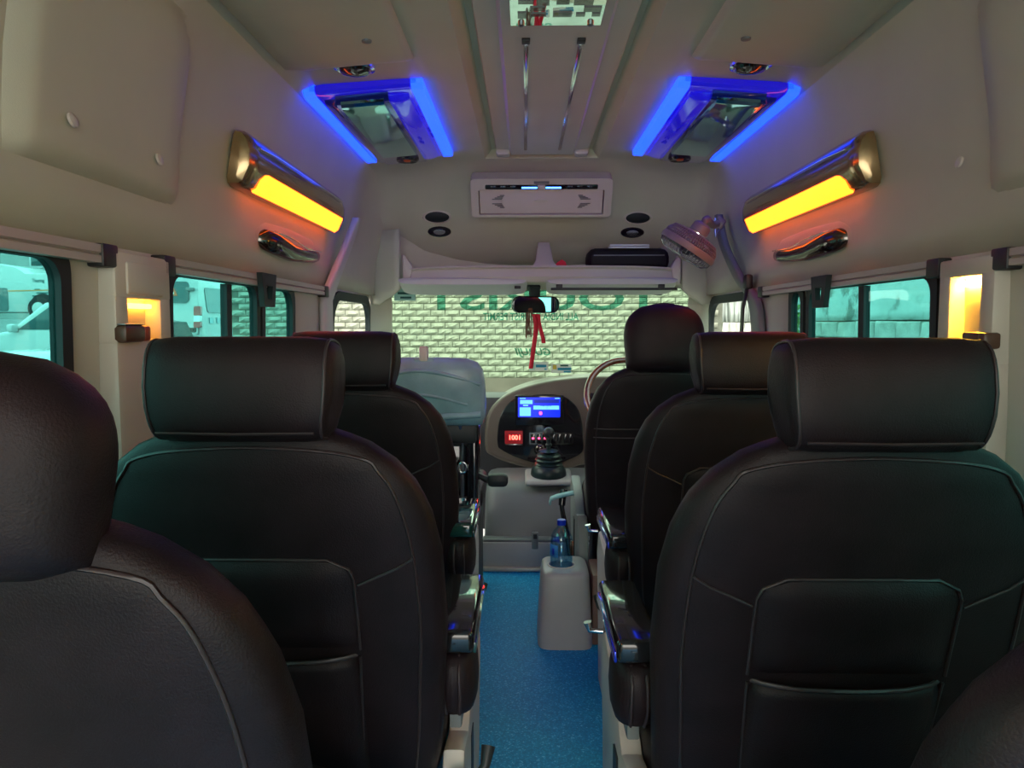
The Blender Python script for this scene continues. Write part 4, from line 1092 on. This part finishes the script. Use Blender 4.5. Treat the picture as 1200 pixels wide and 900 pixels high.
sticker(767, 340, 776, 346, 'tiny dark sticker in the windscreen corner near the driver', 'grey_plastic', [(.2, .3, .8, .7, 'print_dark')])

def smooth2(pts, n=4):
    P = [Vector((a, b, 0)) for a, b in pts]; m_ = len(P); out = []
    for i in range(m_):
        p0, p1, p2, p3 = P[i - 1], P[i], P[(i + 1) % m_], P[(i + 2) % m_]
        for k in range(n):
            t = k / n; q = 0.5 * ((2 * p1) + (p2 - p0) * t + (2 * p0 - 5 * p1 + 4 * p2 - p3) * t * t + (3 * p1 - p0 - 3 * p2 + p3) * t ** 3)
            out.append((q.x, q.y))
    return out
# ------------------------------------------------------------------ dashboard, engine cover, gear lever
DY = 3.96
db = thing('dashboard', 'beige dashboard with arched centre pod below the windscreen', 'dashboard', (0, 4.1, 0))
rel = lambda v: Vector(v) - Vector((0, 4.1, 0))
prof = [(4.02, .46), (4.0, .60), (4.0, .74), (4.03, .80), (4.09, .825), (4.3, .80), (4.34, .70), (4.34, .02), (4.2, .02)]
loft('body', [[(x, a - 4.1, b) for a, b in prof] for x in (-.80, -.795, .795, .80)], 'dash_dark', db, angle=30)
pod = [(569, 528), (568, 505), (573, 482), (588, 466), (610, 455), (640, 447), (670, 443), (700, 441), (740, 441), (790, 444), (830, 452), (845, 475), (845, 545), (700, 556), (686, 545), (665, 550), (640, 551), (615, 548), (590, 541), (577, 535)]
pts = [(at_y(a, b, DY).x, at_y(a, b, DY).z) for a, b in smooth2(pod, 3)]
prism('centre_pod', pts, lambda a, b, d: (a, d - 4.1, b), DY, 4.25, 'dash_beige', db, .022, 4)
inner = [(583, 520), (584, 497), (590, 480), (603, 467), (622, 463), (645, 462), (662, 465), (676, 477), (682, 495), (683, 512), (683, 528), (672, 536), (655, 542), (640, 544), (622, 541), (604, 535), (588, 527)]
pts = [(at_y(a, b, DY).x, at_y(a, b, DY).z) for a, b in smooth2(inner)]
prism('fascia', pts, lambda a, b, d: (a, d - 4.1, b), DY - .014, DY + .03, 'gloss_black', db, .006, 2)
bb = lambda px, py: at_y(px, py, DY - .02)
def dpanel(name, px0, py0, px1, py1, d0, d1, m, parent, r=.003, bev=0):
    a, b = at_y(px0, py1, DY - .02), at_y(px1, py0, DY - .02)
    return prism(name, rrect(a.x, b.x, a.z, b.z, min(r, (b.x - a.x) * .3, (b.z - a.z) * .3), 3), lambda u_, v_, d: (u_, d - 4.1, v_), DY + d1, DY + d0, m, parent, bev)
su = dpanel('head_unit', 603.5, 463, 660.5, 498, -.014, -.034, 'gloss_black', db, .006, .003)
scr = dpanel('screen', 607, 465.5, 656.5, 488.5, -.033, -.036, 'screen_base', db, .003)
for x0, y0, x1, y1, m in ((609.5, 468.5, 624, 473, 'screen_light'), (609, 477, 622, 487, 'screen_light'), (626, 468, 655, 472, 'screen_dark'), (625, 475, 655, 479.5, 'screen_light'), (633, 473.5, 646, 475.5, 'screen_base'), (638.5, 481, 654, 487, 'screen_base'), (613, 474, 619, 475.5, 'screen_light'), (640, 476, 642, 479, 'paper'), (632, 482, 635, 485.5, 'screen_red'), (609, 466, 616, 467, 'screen_light'), (650, 466, 656, 467, 'screen_light')):
    dpanel('screen_tile', x0, y0, x1, y1, -.0362, -.0372, m, scr, .001)
ck = dpanel('clock_panel', 591.5, 505, 612.5, 520, -.014, -.020, 'clock_face', db, .003)
V_, F_ = text_mesh('1001')
a_, b_ = at_y(597, 515.5, DY - .022), at_y(609.5, 510, DY - .022)
mk('digits', [(a_.x + (b_.x - a_.x) * u_, DY - .0215 - 4.1, a_.z + (b_.z - a_.z) * v_) for u_, v_ in V_], F_, 'clock_red', ck)
sw = dpanel('switch_panel', 620, 507, 672, 521, -.014, -.019, 'dark_chrome', db, .003)
for k, x0 in enumerate((622, 629, 636, 646, 653, 660, 666)):
    b2 = dpanel('switch', x0, 508.5, x0 + 5, 519.5, -.018, -.026, 'gloss_black', sw, .002, .001)
    if k < 3: dpanel('indicator', x0 + 1.2, 512.5, x0 + 4, 514.5, -.026, -.0275, 'screen_red', b2, .001)
p = at_y(633, 526, DY - .014); k = lathe('rotary_knob', [(.026, -.004), (.026, .008), (.020, .014), (.006, .016)], 'dark_chrome', db, 24, rel(p), (R(90), 0, 0))
rb('pointer', (.004, .004, .016), (.006, .014, .003), .001, 'chrome', k)
rb('chrome_edge', rel(at_y(602, 521, DY - .02)), (.09, .004, .004), .001, 'chrome', db)

# steering wheel
st = thing('steering_wheel', 'wood-rimmed steering wheel half hidden by the driver seat', 'steering wheel', (.425, 3.62, .85), (R(-28 + 90), 0, 0))
rs = .195
tube('rim', [(rs * math.cos(2 * math.pi * k / 40), rs * math.sin(2 * math.pi * k / 40), 0) for k in range(41)], .0165, 'wood_rim', st, 10)
tube('rim_inlay', [((rs - .004) * math.cos(2 * math.pi * k / 40), (rs - .004) * math.sin(2 * math.pi * k / 40), .0155) for k in range(41)], .004, 'cream_light', st, 6)
lathe('hub', [(.06, -.03), (.065, 0), (.05, .02), (.015, .028)], 'black_plastic', st, 24)
for a in (0, 180, 270):
    rb('spoke', (math.cos(R(a)) * .115, math.sin(R(a)) * .115, -.002), (.13 if a != 270 else .03, .03 if a != 270 else .13, .014), .005, 'black_plastic', st)
tube('column', [(0, 0, -.02), (0, 0, -.28)], .03, 'black_plastic', st, 12)
rb('stalk_cowl', (0, 0, -.10), (.10, .16, .10), .02, 'dash_dark', st)

ec = thing('engine_cover', 'grey moulded engine cover sloping up to the gear lever', 'engine cover', (.03, 3.8, 0))
prof = [(3.60, .0), (3.60, .16), (3.635, .26), (3.68, .345), (3.72, .385), (3.80, .41), (3.90, .435), (3.915, .435), (3.915, 0)]
rings = []
for x, k in ((-.305, .0), (-.30, .4), (-.285, .75), (-.25, .95), (-.2, 1), (.2, 1), (.25, .95), (.285, .75), (.30, .4), (.305, 0)):
    rings.append([(x, min(a + .03 * (1 - k), 3.915) - 3.8, b - .05 * (1 - k) * (b > .1)) for a, b in prof])
loft('body', rings, 'grey_plastic', ec, angle=40)
rb('step_lip', (0, 3.575 - 3.8, .145), (.62, .07, .016), .006, 'grey_plastic', ec)
rb('step_riser', (0, 3.57 - 3.8, .07), (.64, .08, .14), .012, 'console_grey', ec)
rb('floor_strip', (0, 3.53 - 3.8, .012), (.66, .05, .02), .006, 'aluminium', ec)
lt = rb('latch', (at_y(627, 645, 3.54).x - .03, 3.535 - 3.8, .15), (.032, .02, .085), .006, 'grey_plastic', ec)
rb('latch_hole', (0, -.010, .022), (.018, .006, .024), .002, 'black_plastic', lt)
gl = thing('gear_lever', 'black gear lever with ball knob and rubber bellows boot', 'gear lever', (.047, 3.755, .405))
rb('mount_plate', (0, 0, .012), (.24, .21, .03), .014, 'console_grey', gl, (R(7), 0, 0), 3)
lathe('boot', [(.088, .02), (.092, .03), (.088, .055), (.075, .075), (.066, .083), (.072, .086), (.066, .092), (.05, .097), (.046, .10), (.07, .106), (.066, .112), (.042, .116), (.04, .122), (.062, .128), (.056, .134), (.03, .138), (.026, .144), (.050, .152), (.030, .156), (.014, .16)], 'boot_rubber', gl, 28, (0, 0, 0), (R(4), 0, 0), 50)
tube('shaft', [(0, -.01, .14), (0, -.014, .19), (0, -.016, .215)], [.014, .011, .012], 'boot_rubber', gl, 14)
lathe('collar', [(.014, 0), (.017, .004), (.017, .010), (.014, .014)], 'boot_rubber', gl, 18, (0, -.014, .175))
lathe('knob', [(.010, -.034), (.020, -.030)] + [(.029 * math.cos(R(a)), .029 * math.sin(R(a))) for a in range(-50, 90, 15)] + [(.002, .029)], 'black_plastic', gl, 24, (0, -.018, .245))

# console box with cup holder and bottle
cb = thing('console_box', 'pale grey floor console with cup recess beside the driver seat', 'console', (.078, 2.77, 0))
rings = []
for z, wx, wy in ((0, .103, .122), (.02, .104, .122), (.2, .094, .118), (.262, .090, .115), (.278, .086, .111), (.284, .078, .104)):
    rings.append([(wx * sgnpow(math.cos(2 * math.pi * k / 36), .38), wy * sgnpow(math.sin(2 * math.pi * k / 36), .38), z) for k in range(36)])
# open recess: continue the loft down into the cup
for r_, z in ((.052, .284), (.048, .280), (.046, .25)):
    rings.append([(-.012 + r_ * math.cos(2 * math.pi * k / 36), .0 + r_ * math.sin(2 * math.pi * k / 36), z) for k in range(36)])
loft('body', rings, 'console_grey', cb, angle=40)
tube('recess_rim', [(-.012 + .050 * math.cos(2 * math.pi * k / 32), .050 * math.sin(2 * math.pi * k / 32), .284) for k in range(33)], .004, 'cream_light', cb, 8)
rb('side_box', (.125, .02, .135), (.05, .20, .27), .008, 'brown_box', cb)
bo = thing('water_bottle', 'clear water bottle with blue cap standing in the console recess', 'bottle', (.066, 2.77, .251))
bp2 = [(.030, .0), (.040, .004), (.043, .02), (.0415, .035), (.043, .045), (.043, .062), (.0415, .066), (.043, .070), (.043, .115), (.0415, .12), (.043, .126), (.040, .145), (.030, .165), (.018, .178), (.0145, .184), (.0145, .198)]
lathe('shell', bp2, 'bottle_plastic', bo, 28, angle=70)
lathe('water', [(r_ - .002, z + .002) for r_, z in bp2[:11]] + [(.041, .130), (.002, .130)], 'water', bo, 28, angle=70)
lathe('cap', [(.0165, .188), (.017, .19), (.017, .206), (.015, .208)], 'cap_blue', bo, 24)
for q in (-1, 1):
    a = R(-90 - 28 * q * 0 - 40); 
rows = []
for z in (.072, .118): rows.append([(.0436 * math.cos(R(a)), .0436 * math.sin(R(a)), z) for a in range(-175, -110, 8)])
lb = strip('label', rows, 'label_blue', bo, thick=.0006)
rows = [[(.0445 * math.cos(R(a)), .0445 * math.sin(R(a)), z) for a in range(-145, -125, 5)] for z in (.08, .105)]
strip('label_mark', rows, 'cap_blue', lb, thick=.0006)

# hand brake beside the driver seat
hb = thing('hand_brake', 'black hand brake lever with teal strap beside the driver seat', 'lever', (.07, 3.02, .0))
tube('lever_arm', smooth_path([(.045, -.08, .16), (.045, -.02, .24), (.03, .04, .34), (.015, .10, .42), (.02, .12, .47)], 5), .011, 'gloss_black', hb, 10)
tube('grip', [(.015, .105, .425), (.022, .125, .49)], [.015, .018], 'gloss_black', hb, 12)
rb('orange_tag', (.05, -.02, .28), (.012, .02, .06), .003, 'orange_bit', hb)
rb('bracket', (.03, -.06, .10), (.04, .14, .20), .012, 'grey_plastic', hb)
strip('strap', [[Vector((x_, .02 + dy, z_)) for dy in (-.03, .03)] for x_, z_ in ((-.04, .455), (-.035, .475), (-.01, .485), (.03, .495), (.06, .50))], 'strap_teal', hb, thick=.006)
